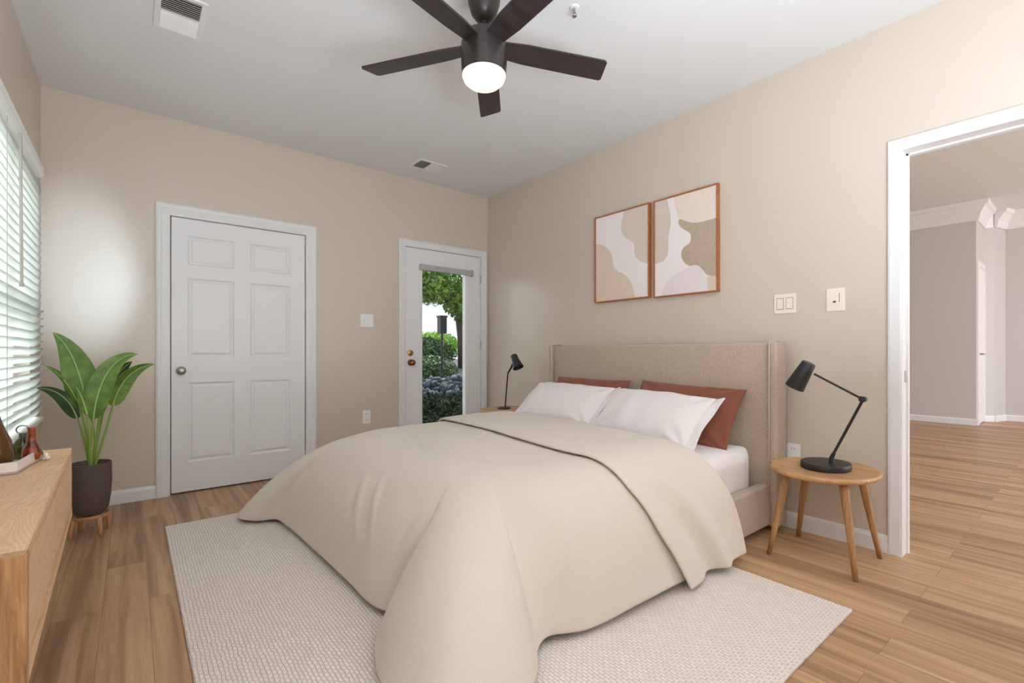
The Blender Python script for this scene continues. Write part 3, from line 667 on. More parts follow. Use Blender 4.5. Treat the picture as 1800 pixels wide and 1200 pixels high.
# pillows -----------------------------------------------------------
def pillow(name, c, w_, h_, th, tilt, yaw, m, flange=0, roll=0, seed=0, label=None, cat='pillow', group=None):
    """local u across (y), v up the pillow, n thickness; tilt = angle of v above horizontal, leaning toward +x"""
    r = np.random.default_rng(seed); nu, nv_ = 60, 44
    u = np.linspace(-1, 1, nu); v = np.linspace(-1, 1, nv_); U, V = np.meshgrid(u, v, indexing='ij')
    prof = (np.clip(1-np.abs(U)**2.6, 0, 1)**.62)*(np.clip(1-np.abs(V)**2.4, 0, 1)**.62)
    X = U*w_/2*(1-.055*(1-np.abs(U)**1)*0-.05*(1-V**2)*np.abs(U)**6*1.0); Y = V*h_/2*(1-.07*(1-U**2)*np.abs(V)**6)
    wr = np.zeros_like(U)
    for su in (-1, 1):
        for sv in (-1, 1):
            du, dv = 1-su*U, 1-sv*V; ang = np.arctan2(dv, du); rad = np.hypot(du*w_/h_, dv)
            wr += .007*np.sin(ang*9+r.uniform(0, 6))*np.exp(-((rad-.55)/.42)**2)
    for k in range(5):
        a = r.uniform(0, PI); wr += .0015*np.sin((U*math.cos(a)*w_/h_+V*math.sin(a))*r.uniform(4, 9)+r.uniform(0, 6))
    T = th/2*prof
    rows = []
    q = Euler((0, 0, yaw)).to_matrix()
    dv_ = np.array((math.cos(tilt), 0, math.sin(tilt))); dn = np.array((-math.sin(tilt), 0, math.cos(tilt))); du_ = np.array((0, -1, 0.0))
    R = np.array(Matrix.Rotation(roll, 3, Vector(dn)) @ Matrix.Identity(3)); Q = np.array(q)
    du_ = Q @ (R @ du_); dv_ = Q @ (R @ dv_); dn = Q @ dn
    F = np.array(c)+X[..., None]*du_+Y[..., None]*dv_+(T+wr*np.minimum(1, prof*3))[..., None]*dn
    Bk = np.array(c)+X[..., None]*du_+Y[..., None]*dv_-(T*.75)[..., None]*dn
    vs = np.r_[F.reshape(-1, 3), Bk.reshape(-1, 3)].tolist(); fs = []; n0 = nu*nv_
    for i in range(nu-1):
        for j in range(nv_-1):
            a = i*nv_+j; bq = a+nv_; fs.append((a, bq, bq+1, a+1)); fs.append((n0+a, n0+a+1, n0+bq+1, n0+bq))
    me = bpy.data.meshes.new(name); me.from_pydata(vs, [], fs); bm = bmesh.new(); bm.from_mesh(me); bmesh.ops.remove_doubles(bm, verts=bm.verts, dist=1e-5)
    if flange:
        pass
    bm.to_mesh(me); bm.free(); o = finish(name, me, m, None, True, True)
    md = o.modifiers.new('u', 'SUBSURF'); md.levels = md.render_levels = 1
    tag(o, label, cat, group)
    if flange:
        s = np.linspace(-1, 1, 40); e0 = np.array(c)+(w_/2*.985)*du_; G = np.zeros((40, 6, 3))
        for i in range(40):
            pull = 1-.05*(1-s[i]**2)
            for j in range(6):
                G[i, j] = np.array(c)+(w_/2*pull-.012+flange*j/5)*du_+s[i]*h_/2*(1.0+.03*j/5)*dv_+dn*(.006*math.sin(s[i]*5+j*.6)-.004)
        fo = grid_mesh('flange', G, m, o); mm = fo.modifiers.new('s', 'SOLIDIFY'); mm.thickness = .006; mm.offset = 0
    return o
t1 = math.radians(36)
pillow('pillow', (-.305, -1.70, .665), .76, .40, .15, math.radians(60), 0, M['rust'], seed=3, label='rust brown pillow behind the white pillow by the garden door', group='rust pillows')
pillow('pillow', (-.305, -2.53, .655), .76, .42, .15, math.radians(58), 0, M['rust'], roll=-.04, seed=4, label='rust brown pillow with its corner showing nearest the side table with lamp', group='rust pillows')
pillow('pillow', (-.515, -1.655, .655), 0.82, .41, .185, math.radians(40), 0, M['pillow'], flange=.045, seed=5, label='white pillow on the far side of the bed, by the garden door', group='white pillows')
pillow('pillow', (-.535, -2.45, .645), .74, .42, .185, math.radians(40), 0, M['pillow'], flange=.055, roll=-.04, seed=6, label='white pillow on the near side of the bed, in front of exposed sheet', group='white pillows')

# ---------------------------------------------------------------- side tables and lamps
def side_table(c, rx, ry, h, label):
    t = empty('side_table', (c[0], c[1], 0), label, 'side table', 'oval wooden side tables')
    b = nb(); lathe(b, [(.90, 0), (.96, .004), (.995, .012), (1, .020), (.985, .028), (.955, .030), (.94, .0275), (.01, .0275)], (c[0], c[1], h-.030), 64, None, rx, ry)
    obj('tabletop', b, M['oak'], t, angle=40)
    for sx_, sy_ in ((-1, 1), (1, 1), (-1, -1), (1, -1)):
        b = nb(); f = Vector((c[0]+sx_*rx*.70, c[1]+sy_*ry*.80, 0)); u = Vector((c[0]+sx_*rx*.47, c[1]+sy_*ry*.52, h-.028))
        m1 = f.lerp(u, .5)
        tube(b, [f, f.lerp(u, .3), f.lerp(u, .6), f.lerp(u, .85), u], [.011, .014, .0165, .019, .022], 12); obj('leg', b, M['oakleg'], t, smooth=True)
    return t
side_table((-.305, -3.345), .270, .235, .455, 'oval oak side table with four splayed legs beside the open doorway')
side_table((-.315, -.745), .265, .235, .512, 'oval oak side table mostly hidden behind the far side of the bed')
# near lamp: slab base, two straight arms, cylinder shade
lz = .453
lp = empty('desk_lamp', (-.33, -3.36, lz), 'black angled desk lamp with two long arms, standing on the table by the doorway', 'lamp')
b = nb(); lathe(b, [(.985, 0), (1, .004), (1, .026), (.985, .030), (.02, .031)], (-.31, -3.355, lz), 28, None, .125, .108); 
obj('lamp_base', b, M['black'], lp, angle=30)
J0 = Vector((-.32, -3.385, lz+.03)); J1 = Vector((-.32, -3.395, lz+.085)); J2 = Vector((-.325, -3.517, .814)); J3 = Vector((-.325, -3.308, .929))
b = nb(); tube(b, [J0, J0+Vector((0, 0, .035))], [.012, .010], 10); tube(b, [J0+Vector((0, 0, .03)), J1], [.010, .008], 10); obj('swivel', b, M['black'], lp, angle=40)
b = nb(); tube(b, [J0+Vector((0, 0, .035)), J1, J2], .0065, 10); obj('lower_arm', b, M['black'], lp, angle=40)
b = nb(); tube(b, [J2, J3], .0055, 10); obj('upper_arm', b, M['black'], lp, angle=40)
b = nb(); tube(b, [J2+Vector((-.016, 0, 0)), J2+Vector((.016, 0, 0))], .014, 14); tube(b, [J2+Vector((0, .016, .004)), J2+Vector((0, -.012, .0))], .012, 10); obj('elbow_joint', b, M['black'], lp, angle=40)
b = nb(); a = Vector((-.325, -3.285, .985)); c2 = Vector((-.325, -3.215, .855)); ax = (c2-a); L = ax.length; 
lathe(b, [(.030, 0), (.033, .004), (.040, L*.5), (.047, L), (.043, L), (.036, L*.5), (.027, .012), (.002, .010)], a, 32, ax); obj('lamp_shade', b, M['black'], lp, angle=40)
b = nb(); lathe(b, [(.010, .03), (.018, .05), (.022, .075), (.016, .095), (.004, .10)], a, 16, ax); obj('bulb', b, M['plate'], lp, smooth=True)
# far lamp
lz = .510
lp = empty('desk_lamp', (-.33, -.70, lz), 'small black desk lamp with flared shade on the side table by the garden door', 'lamp')
b = nb(); lathe(b, [(.062, 0), (.064, .004), (.062, .012), (.030, .017), (.004, .018)], (-.32, -.70, lz), 32); obj('lamp_base', b, M['black'], lp, angle=40)
b = nb(); tube(b, [(-.32, -.72, lz+.012), (-.32, -.762, .850)], .0062, 10); obj('pole', b, M['black'], lp, angle=40)
b = nb(); tube(b, [(-.32, -.762, .845), (-.32, -.80, .885), (-.32, -.855, .955)], [.008, .009, .011], 10); obj('upper_arm', b, M['black'], lp, angle=40)
b = nb(); a = Vector((-.32, -.848, 1.015)); c2 = Vector((-.32, -.915, .900)); ax = c2-a; L = ax.length
lathe(b, [(.026, 0), (.030, .004), (.034, L*.45), (.052, L), (.048, L), (.030, L*.45), (.024, .012), (.002, .010)], a, 32, ax); obj('lamp_shade', b, M['black'], lp, angle=40)

# ---------------------------------------------------------------- wall pictures
def picture(y0, y1, z0, z1, shapes, label):
    t = empty('framed_print', (0, (y0+y1)/2, z0), label, 'picture', 'framed abstract prints')
    b = nb(); fw = .010
    for a0, a1, c0, c1 in ((y0, y0+fw, z0, z1), (y1-fw, y1, z0, z1), (y0+fw, y1-fw, z0, z0+fw), (y0+fw, y1-fw, z1-fw, z1)): box(b, -.034, -.002, a0, a1, c0, c1, .0015)
    obj('picture_frame', b, M['frame'], t)
    b = nb(); box(b, -.026, -.004, y0+fw, y1-fw, z0+fw, z1-fw, mi=0)
    for k, (pts, mi) in enumerate(shapes):
        pts = [(min(max(u, y0+fw+.001), y1-fw-.001), min(max(v, z0+fw+.001), z1-fw-.001)) for u, v in pts]
        onb = lambda p: min(abs(p[0]-y0-fw), abs(p[0]-y1+fw), abs(p[1]-z0-fw), abs(p[1]-z1+fw)) < .004
        sm = [np.array(p) for p in pts]
        for _ in range(3):           # corner cutting; points on the border stay
            nx = []
            for i_ in range(len(sm)):
                a_, p_, c_ = sm[i_-1], sm[i_], sm[(i_+1) % len(sm)]
                if onb(p_): nx.append(p_)
                else: nx += [p_*.75+a_*.25, p_*.75+c_*.25]
            sm = nx
        d = -.0264-.0004*k
        from mathutils.geometry import tessellate_polygon
        vs = [b.verts.new((d, u, v)) for u, v in sm]
        for tri in tessellate_polygon([[Vector((u, v, 0)) for u, v in sm]]):
            try: b.faces.new([vs[q] for q in tri]).material_index = mi
            except ValueError: pass
    obj('print', b, [M['art%d' % i] for i in range(7)], t)
A=[(-1.870,2.162),(-1.836,2.037),(-1.862,1.961),(-1.922,1.915),(-1.972,1.885),(-1.968,1.790),(-2.021,1.734),(-2.092,1.708),(-2.108,1.705),(-2.108,2.160)]
Bs=[(-1.567,1.943),(-1.645,1.930),(-1.701,1.895),(-1.756,1.824),(-1.765,1.723),(-1.818,1.683),(-1.888,1.650),(-1.947,1.580),(-1.975,1.441),(-1.567,1.441)]
Cs=[(-2.137,2.171),(-2.259,2.175),(-2.269,2.101),(-2.280,2.060),(-2.292,1.968),(-2.266,1.884),(-2.269,1.793),(-2.266,1.743),(-2.222,1.700),(-2.137,1.694)]
Ds=[(-2.309,2.175),(-2.648,2.179),(-2.648,1.935),(-2.487,1.927),(-2.407,1.958),(-2.351,1.993),(-2.330,2.061)]
Es=[(-2.351,1.996),(-2.407,1.958),(-2.487,1.927),(-2.648,1.935),(-2.648,1.548),(-2.561,1.558),(-2.526,1.616),(-2.474,1.648),(-2.434,1.635),(-2.379,1.687),(-2.368,1.751),(-2.393,1.784),(-2.434,1.796),(-2.447,1.824),(-2.444,1.868),(-2.393,1.903),(-2.349,1.943)]
Fs=[(-2.207,1.436),(-2.229,1.516),(-2.266,1.563),(-2.351,1.609),(-2.434,1.633),(-2.480,1.645),(-2.519,1.623),(-2.551,1.559),(-2.570,1.491),(-2.574,1.430)]
Gs=[(-2.556,1.558),(-2.648,1.548),(-2.648,1.430),(-2.574,1.430),(-2.570,1.491)]
picture(-2.108, -1.572, 1.452, 2.166, [(A, 1), (Bs, 2)], 'wood framed abstract print with a peach shape at its lower left')
picture(-2.642, -2.146, 1.444, 2.164, [(Cs, 1), (Ds, 3), (Es, 4), (Gs, 6), (Fs, 5)], 'wood framed abstract print with a dark taupe shape at its right')

# ---------------------------------------------------------------- switches and outlets
def plate_parts(name, c, w_, h_, fn, m, label, cat, group, parts):
    t = empty(name, fn(c[0], c[1]-h_/2, 0), label, cat, group)
    def bx(u0, u1, v0, v1, d0, d1, bev=.001):
        p = fn(u0, v0, d0); q = fn(u1, v1, d1); b_ = nb()
        box(b_, min(p[0], q[0]), max(p[0], q[0]), min(p[1], q[1]), max(p[1], q[1]), v0, v1, bev); return b_
    obj('cover_plate', bx(c[0]-w_/2, c[0]+w_/2, c[1]-h_/2, c[1]+h_/2, .0005, .006, .002), m, t)
    for nm, du, dv, pw, ph, d, mm in parts:
        obj(nm, bx(c[0]+du-pw/2, c[0]+du+pw/2, c[1]+dv-ph/2, c[1]+dv+ph/2, .004, d, .0008), mm, t)
    return t
rg = lambda u, v, d: (-d, u, v)
bk_ = lambda u, v, d: (u, -d, v)
plate_parts('light_switch', (-3.044, 1.332), .122, .118, rg, M['plate'], 'ivory double rocker switch on the wall above the headboard corner', 'light switch', 'wall switches',
    [('rocker_surround', -.026, 0, .040, .070, .0066, M['plategap']), ('rocker_surround', .026, 0, .040, .070, .0066, M['plategap']), ('rocker', -.026, 0, .034, .062, .009, M['plate']), ('rocker', .026, 0, .034, .062, .009, M['plate'])])
plate_parts('light_switch', (-3.306, 1.333), .090, .128, rg, M['plate'], 'ivory dimmer plate with a slider beside the open doorway', 'light switch', 'wall switches',
    [('slider_slot', -.018, .010, .004, .050, .0066, M['plategap']), ('dial_button', .004, -.012, .012, .008, .012, M['dark'])])
plate_parts('light_switch', (-1.373, 1.333), .122, .118, bk_, M['platew'], 'white double toggle switch on the wall between the two doors', 'light switch', 'wall switches',
    [('toggle', -.024, .0, .010, .024, .014, M['platew']), ('toggle', .024, .0, .010, .024, .014, M['platew']), ('screw', -.024, -.032, .006, .006, .007, M['plategap']), ('screw', .024, -.032, .006, .006, .007, M['plategap'])])
for c, fn, lb in (((-1.376, .447), bk_, 'white outlet low on the wall between the two doors'), ((-3.090, .440), rg, 'white outlet on the wall just above the oval side table')):
    plate_parts('wall_outlet', c, .074, .122, fn, M['platew'], lb, 'outlet', 'wall outlets',
        [('receptacle', 0, .028, .034, .030, .008, M['platew']), ('receptacle', 0, -.028, .034, .030, .008, M['platew'])]+[('slot', s_*.007, z_, .003, .010, .0086, M['dark']) for s_ in (-1, 1) for z_ in (.030, -.026)])

# ---------------------------------------------------------------- ceiling things
fc = Vector((-1.806, -2.47, 0)); fan = empty('ceiling_fan', (fc.x, fc.y, 2.36), 'dark five blade ceiling fan with a lit round globe', 'ceiling fan')
b = nb(); lathe(b, [(.014, 2.545), (.036, 2.552), (.058, 2.580), (.072, 2.625), (.076, 2.68), (.072, 2.7385), (.02, 2.7395)], (fc.x, fc.y, 0), 32); obj('canopy', b, M['fan'], fan, angle=35)
b = nb(); tube(b, [(fc.x, fc.y, 2.48), (fc.x, fc.y, 2.56)], .013, 14); lathe(b, [(.014, 2.535), (.022, 2.525), (.028, 2.51), (.034, 2.495)][::-1], (fc.x, fc.y, 0), 20); obj('downrod', b, M['fan'], fan, angle=40)
b = nb(); lathe(b, [(.094, 2.302), (.100, 2.306), (.104, 2.35), (.104, 2.44), (.092, 2.475), (.055, 2.498), (.030, 2.505)], (fc.x, fc.y, 0), 48); obj('motor_housing', b, M['fan'], fan, angle=30)
b = nb(); lathe(b, [(.010, 2.246), (.045, 2.249), (.074, 2.260), (.092, 2.277), (.099, 2.296), (.099, 2.302), (.05, 2.303)], (fc.x, fc.y, 0), 48); obj('light_globe', b, M['globe'], fan, smooth=True)
for k_ in range(5):
    an = math.radians(51+72*k_); R = Matrix.Translation((fc.x, fc.y, 2.432)) @ Matrix.Rotation(an, 4, 'Z') @ Matrix.Rotation(math.radians(-11), 4, 'X')
    b = nb(); ol = [(.085, -.045), (.20, -.056), (.52, -.060), (.588, -.060), (.600, -.052), (.620, .050), (.612, .060), (.52, .060), (.20, .056), (.085, .045)]
    prism(b, ol, lambda u, v, d: (u, v, d), -.004, .004)
    bmesh.ops.transform(b, matrix=R, verts=b.verts); obj('blade', b, M['blade'], fan)
def vent(name_lb, x0, x1, y0, y1, split_axis):
    t = empty('ceiling_vent', ((x0+x1)/2, (y0+y1)/2, HC), name_lb, 'air vent', 'ceiling air vents')
    b = nb(); fw = .026; z0, z1 = HC-.008, HC-.0005
    for a0, a1, c0, c1 in ((x0, x0+fw, y0, y1), (x1-fw, x1, y0, y1), (x0+fw, x1-fw, y0, y0+fw), (x0+fw, x1-fw, y1-fw, y1)): box(b, a0, a1, c0, c1, z0, z1, .002)
    if split_axis == 'y': box(b, x0+fw, x1-fw, (y0+y1)/2-.005, (y0+y1)/2+.005, z0, z1)
    else: box(b, (x0+x1)/2-.005, (x0+x1)/2+.005, y0+fw, y1-fw, z0, z1)
    obj('frame', b, M['vent'], t)
    b = nb(); box(b, x0+fw, x1-fw, y0+fw, y1-fw, HC-.002, HC-.0004); obj('duct_opening', b, M['ventdark'], t)
    b = nb(); n_ = 18
    lo, hi = ((y0+fw, y1-fw) if split_axis == 'y' else (x0+fw, x1-fw)); mid = (lo+hi)/2
    for i in range(n_):
        q = lo+(hi-lo)*(i+.5)/n_; s_ = 1 if q > mid else -1
        if split_axis == 'y': P_ = [(x0+fw, q-.006*s_, HC-.003), (x1-fw, q-.006*s_, HC-.003), (x1-fw, q+.007*s_, HC-.012), (x0+fw, q+.007*s_, HC-.012)]
        else: P_ = [(q-.006*s_, y0+fw, HC-.003), (q-.006*s_, y1-fw, HC-.003), (q+.007*s_, y1-fw, HC-.012), (q+.007*s_, y0+fw, HC-.012)]
        b.faces.new([b.verts.new(p) for p in P_])
    o = obj('louver', b, M['vent'], t); md = o.modifiers.new('s', 'SOLIDIFY'); md.thickness = .001
vent('white ceiling vent with dark louvers high above the six panel door', -2.972, -2.762, -1.50, -1.15, 'y')
vent('small white ceiling vent near the back wall above the garden door', -1.095, -.815, -.50, -.285, 'x')
sp_ = empty('fire_sprinkler', (-1.358, -2.607, HC), 'small ceiling fire sprinkler head right of the fan', 'sprinkler')
b = nb(); lathe(b, [(.018, HC-.006), (.024, HC-.003), (.024, HC-.0005), (.015, HC-.0004)], (-1.358, -2.607, 0), 24); obj('escutcheon', b, M['vent'], sp_, smooth=True)
b = nb(); tube(b, [(-1.358, -2.607, HC-.004), (-1.358, -2.607, HC-.03)], .005, 10); lathe(b, [(.011, HC-.048), (.012, HC-.046), (.003, HC-.045)], (-1.358, -2.607, 0), 16)
for s_ in (-1, 1): tube(b, [(-1.358+s_*.007, -2.607, HC-.028), (-1.358+s_*.012, -2.607, HC-.038), (-1.358, -2.607, HC-.047)], .003, 6)
obj('sprinkler_head', b, M['chrome'], sp_)

# ---------------------------------------------------------------- sideboard along the window wall
SA = Vector((-3.243, -1.665)); SB = Vector((-3.214, -2.965)); ST_ = .66; SZ = .40; XB = -W+.016
sb = empty('sideboard', (-3.36, -2.3, 0), 'light oak sideboard with long flat drawers standing under the window', 'sideboard')
def fx(y): return SA.x+(SB.x-SA.x)*(y-SA.y)/(SB.y-SA.y)
def slab(b, y0, y1, z0, z1, ins=0.0, xb=XB, bev=0):
    b2 = bmesh.new(); prism(b2, [(xb, y0), (fx(y0)-ins, y0), (fx(y1)-ins, y1), (xb, y1)], lambda u, v, d: (u, v, d), z0, z1)
    if bev: bmesh.ops.bevel(b2, geom=b2.edges[:], offset=bev, segments=2, affect='EDGES')
    join(b, b2)
b = nb(); slab(b, SB.y, SA.y, ST_-.022, ST_, 0, XB, .002); obj('top', b, M['side'], sb)
b = nb(); slab(b, SB.y+.03, SA.y-.012, SZ+.004, ST_-.022, .022); obj('body', b, M['side'], sb)
b = nb(); slab(b, SB.y-.004, SB.y+.028, SZ-.03, ST_+.001, -.004, XB, .002); obj('end_panel', b, M['sideend'], sb)
b = nb(); slab(b, SA.y-.014, SA.y, SZ-.002, ST_-.022); obj('side_panel', b, M['side'], sb)
for y0, y1 in ((SB.y+.031, -2.318), (-2.314, SA.y-.015)):
    b = nb(); slab(b, y0, y1, SZ+.038, ST_-.031, .001, fx(y0)-.024, .0015); obj('drawer_front', b, M['side'], sb)
b = nb(); slab(b, SB.y+.03, SA.y-.014, SZ-.002, SZ+.026, -.002, XB); obj('bottom_rail', b, M['side'], sb)
for y in (SB.y+.15, SA.y-.15):
    for x in (-3.48, -3.40):
        b = nb(); tube(b, [(x, y, 0), (x, y, SZ-.002)], [.012, .016], 10); obj('leg', b, M['oakleg'], sb)
# tray and bottles
b = nb(); tz = ST_+.0015
hexo = [(-3.485, -2.13), (-3.335, -2.115), (-3.306, -1.86), (-3.36, -1.76), (-3.475, -1.76)]
prism(b, hexo, lambda u, v, d: (u, v, d), tz, tz+.008)
cxy = np.mean(hexo, 0)
for i in range(5):
    p, q = np.array(hexo[i]), np.array(hexo[(i+1) % 5]); pi_, qi = p+(cxy-p)*.06, q+(cxy-q)*.06
    prism(b, [tuple(p), tuple(q), tuple(qi), tuple(pi_)], lambda u, v, d: (u, v, d), tz, tz+.036)
tag(obj('serving_tray', b, M['tray']), 'white faceted low tray holding glass bottles on the sideboard', 'tray')
bz = tz+.009
b = nb(); lathe(b, [(.030, 0), (.044, .004), (.052, .02), (.053, .05), (.046, .085), (.030, .130), (.018, .175), (.014, .215), (.0155, .255), (.012, .255), (.010, .2), (.004, .19)], (-3.405, -2.03, bz), 32)
tag(obj('glass_bottle', b, M['amber'], smooth=True), 'tall flared smoky brown glass bottle on the white tray', 'bottle', 'bottles on the tray')
g = empty('glass_bottle', (-3.345, -1.885, bz), 'round olive green glass flask at the tray edge under the window', 'bottle', 'bottles on the tray')
b = nb(); lathe(b, [(.018, 0), (.024, .004), (.029, .022), (.028, .045), (.018, .065), (.010, .072), (.010, .088), (.008, .089)], (-3.352, -1.885, bz), 24); obj('body', b, M['olive'], g, smooth=True)
b = nb(); ring = [(-3.352+.016*math.cos(a), -1.885, bz+.101+.014*math.sin(a)) for a in np.linspace(0, 2*PI, 20)]; tube(b, ring, .0025, 6, False); obj('wire_ring', b, M['chrome'], g, smooth=True)
g = empty('glass_bottle', (-3.325, -1.90, bz), 'small red brown marbled glass bottle with slim neck on the tray', 'bottle', 'bottles on the tray')
b = nb(); lathe(b, [(.016, 0), (.022, .003), (.026, .016), (.025, .034), (.017, .052), (.0125, .07), (.0105, .105), (.012, .112), (.009, .112)], (-3.326, -1.925, bz), 24); obj('body', b, M['marble'], g, smooth=True)
g = empty('bead_tassel', (-3.30, -1.89, ST_), 'tiny white bead tassel hanging over the edge of the tray', 'tassel')
b = nb(); tube(b, [(-3.318, -1.91, tz+.038), (-3.304, -1.905, tz+.040), (-3.298, -1.90, tz+.006)], .0018, 6); obj('cord', b, M['wire'], g)
for k_ in range(3):
    b = nb(); lathe(b, [(.001, -.0075), (.005, -.006), (.0075, 0), (.005, .006), (.001, .0075)], (-3.297+.004*k_, -1.90-.008*(k_ % 2), ST_+.008+.011*(k_ % 2)), 12); obj('bead', b, M['bead'], g, smooth=True)

# ---------------------------------------------------------------- plant, pot and stand
pc = Vector((-3.243, -.60, 0))
st = empty('plant_stand', (pc.x, pc.y, 0), 'low wooden plant stand with short legs under the charcoal pot', 'plant stand')
b = nb(); lathe(b, [(.070, .098), (.080, .096), (.088, .104), (.090, .116), (.084, .118), (.070, .106)], (pc.x, pc.y, 0), 40); obj('ring', b, M['stand'], st, angle=40)
for k_ in range(4):
    an = math.radians(-58+90*k_); d = Vector((math.cos(an), math.sin(an), 0)); p = Vector((pc.x, pc.y, 0))
    b = nb(); tube(b, [p+d*.092, p+d*.090+Vector((0, 0, .05)), p+d*.082+Vector((0, 0, .085)), p+d*.076+Vector((0, 0, .108))], [.0085, .010, .012, .013], 10); obj('leg', b, M['stand'], st, smooth=True)
pt = empty('potted_plant', (pc.x, pc.y, .119), 'green broad leafed tropical plant in a charcoal pot beside the closed door', 'potted plant')
b = nb(); lathe(b, [(.045, .1190), (.066, .122), (.082, .150), (.092, .22), (.0965, .31), (.095, .405), (.090, .408), (.087, .403), (.084, .375), (.01, .375)], (pc.x, pc.y, 0), 48); obj('pot', b, M['pot'], pt, angle=50)
b = nb(); lathe(b, [(.082, .370), (.082, .378), (.05, .384), (.005, .386)], (pc.x, pc.y, 0), 32); obj('soil', b, M['soil'], pt, smooth=True)
def leaf(pts, wmax, nrm, m, fold=.25, wob=0.0, ribm=None, bias=.45, tw=0.0):
    """pts: 4 bezier controls of the midrib; nrm: approx face normal"""
    p = [np.array(q) for q in pts]; nL, nW = 70, 13; G = np.zeros((nL, nW, 3)); mid = []
    for i in range(nL):
        t = i/(nL-1); c = (1-t)**3*p[0]+3*(1-t)**2*t*p[1]+3*(1-t)*t*t*p[2]+t**3*p[3]
        tg = 3*((1-t)**2*(p[1]-p[0])+2*(1-t)*t*(p[2]-p[1])+t*t*(p[3]-p[2])); tg /= np.linalg.norm(tg)
        nn = np.array(nrm, float); nn = nn/np.linalg.norm(nn); nn = nn-tg*(nn@tg); nn /= np.linalg.norm(nn)
        bt = np.cross(tg, nn); a = tw*t; bt, nn = bt*math.cos(a)+nn*math.sin(a), nn*math.cos(a)-bt*math.sin(a)
        wd_ = wmax*(math.sin(PI*min(1, t**.62*.98+.02)))**.75 if t < .999 else .001
        mid.append(c+nn*.0)
        for j in range(nW):
            s_ = (j/(nW-1)-.5)*2
            G[i, j] = c+bt*s_*wd_*math.cos(fold*.6)+nn*(abs(s_)*wd_*fold+wob*math.sin(t*95-abs(s_)*9)*min(1, 3*(1-abs(s_))*abs(s_)+.1))
    o = grid_mesh('leaf', G, m, pt); md = o.modifiers.new('u', 'SUBSURF'); md.levels = md.render_levels = 1
    md = o.modifiers.new('s', 'SOLIDIFY'); md.thickness = .0012
    b_ = nb(); tube(b_, [tuple(q+np.array(nrm)/np.linalg.norm(nrm)*.0012) for q in mid], list(np.linspace(.0045, .0012, nL)), 6); obj('midrib', b_, M['rib'], o, smooth=True)
def stemm(base, mid, tip):
    b_ = nb(); ps = []
    for t in np.linspace(0, 1, 14): ps.append(tuple((1-t)**2*np.array(base)+2*(1-t)*t*np.array(mid)+t*t*np.array(tip)))
    tube(b_, ps, list(np.linspace(.0075, .0045, 14)), 8); obj('stem', b_, M['stem'], pt, smooth=True)
Y = -.6
cn = (-.15, -1, .25)
LV = [ # bezier pts, halfwidth, normal, mat, fold, twist, stem base offset
 ([(-3.246, Y, .700), (-3.285, Y+.02, .86), (-3.300, Y+.03, 1.05), (-3.398, Y, 1.150)], .078, (.1, -1, .25), 'leaf', .18, 0, (.0, .01)),
 ([(-3.228, Y-.03, .660), (-3.215, Y-.03, .82), (-3.170, Y-.02, 1.02), (-3.030, Y, 1.030)], .062, (-.1, -1, .45), 'leaf', .22, -.2, (.005, -.02)),
 ([(-3.145, Y+.02, .725), (-3.125, Y+.02, .83), (-3.075, Y+.03, .95), (-2.948, Y+.03, .968)], .050, (.45, -1, -.1), 'leaf', .25, .1, (.02, 0)),
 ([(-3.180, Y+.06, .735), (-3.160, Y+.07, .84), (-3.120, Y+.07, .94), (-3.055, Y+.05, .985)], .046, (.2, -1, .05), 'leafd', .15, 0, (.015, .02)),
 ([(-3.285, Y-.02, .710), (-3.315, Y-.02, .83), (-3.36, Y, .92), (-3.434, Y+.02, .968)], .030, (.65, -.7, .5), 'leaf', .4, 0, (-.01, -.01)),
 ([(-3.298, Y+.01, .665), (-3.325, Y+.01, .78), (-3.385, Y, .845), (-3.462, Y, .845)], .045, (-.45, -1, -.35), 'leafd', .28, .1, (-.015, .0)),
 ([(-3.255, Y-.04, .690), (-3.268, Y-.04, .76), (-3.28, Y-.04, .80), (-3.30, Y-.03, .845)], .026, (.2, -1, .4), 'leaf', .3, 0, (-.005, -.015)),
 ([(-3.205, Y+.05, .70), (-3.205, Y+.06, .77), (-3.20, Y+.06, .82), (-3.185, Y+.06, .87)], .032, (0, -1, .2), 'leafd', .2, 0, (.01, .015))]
for k_, (ps, wq, nr, mm, fo, tw, so) in enumerate(LV):
    leaf(ps, wq, nr, M[mm], fo, .0011, tw=tw)
    p0 = np.array(ps[0]); p1 = np.array(ps[1]); base = np.array((pc.x+.5*so[0]+.004*(k_ % 3), pc.y+so[1], .380))
    stemm(base, p0-(p1-p0)*1.2, p0)

# ---------------------------------------------------------------- garden behind the glass door and outside the window
b = nb()
gp = [(-4, .16, -.10), (-4, 1.0, -.08), (-4, 1.5, .12), (-4, 2.0, .38), (-4, 2.3, .56), (-4, 3.2, .58), (-4, 6, .66), (-4, 40, .8)]
va = [[b.verts.new((x, y, z)) for x in (-30, -3.8, 8, 40)] for _, y, z in gp]
for r0, r1 in zip(va, va[1:]):
    for i in range(3): b.faces.new((r0[i], r0[i+1], r1[i+1], r1[i]))
struct('ground_garden', b, M['ground'])
b = nb(); v4 = [b.verts.new(p) for p in ((-30, -20, -.1), (-W-.16, -20, -.1), (-W-.16, .16, -.1), (-30, .16, -.1))]; b.faces.new(v4); struct('ground_side', b, M['ground'])
b = nb(); box(b, -3.4, 3.5, .15, 1.9, 2.9, 3.1); struct('garden_shade_slab', b, M['trim'])  # unseen overhang, added to darken the garden nearest the door
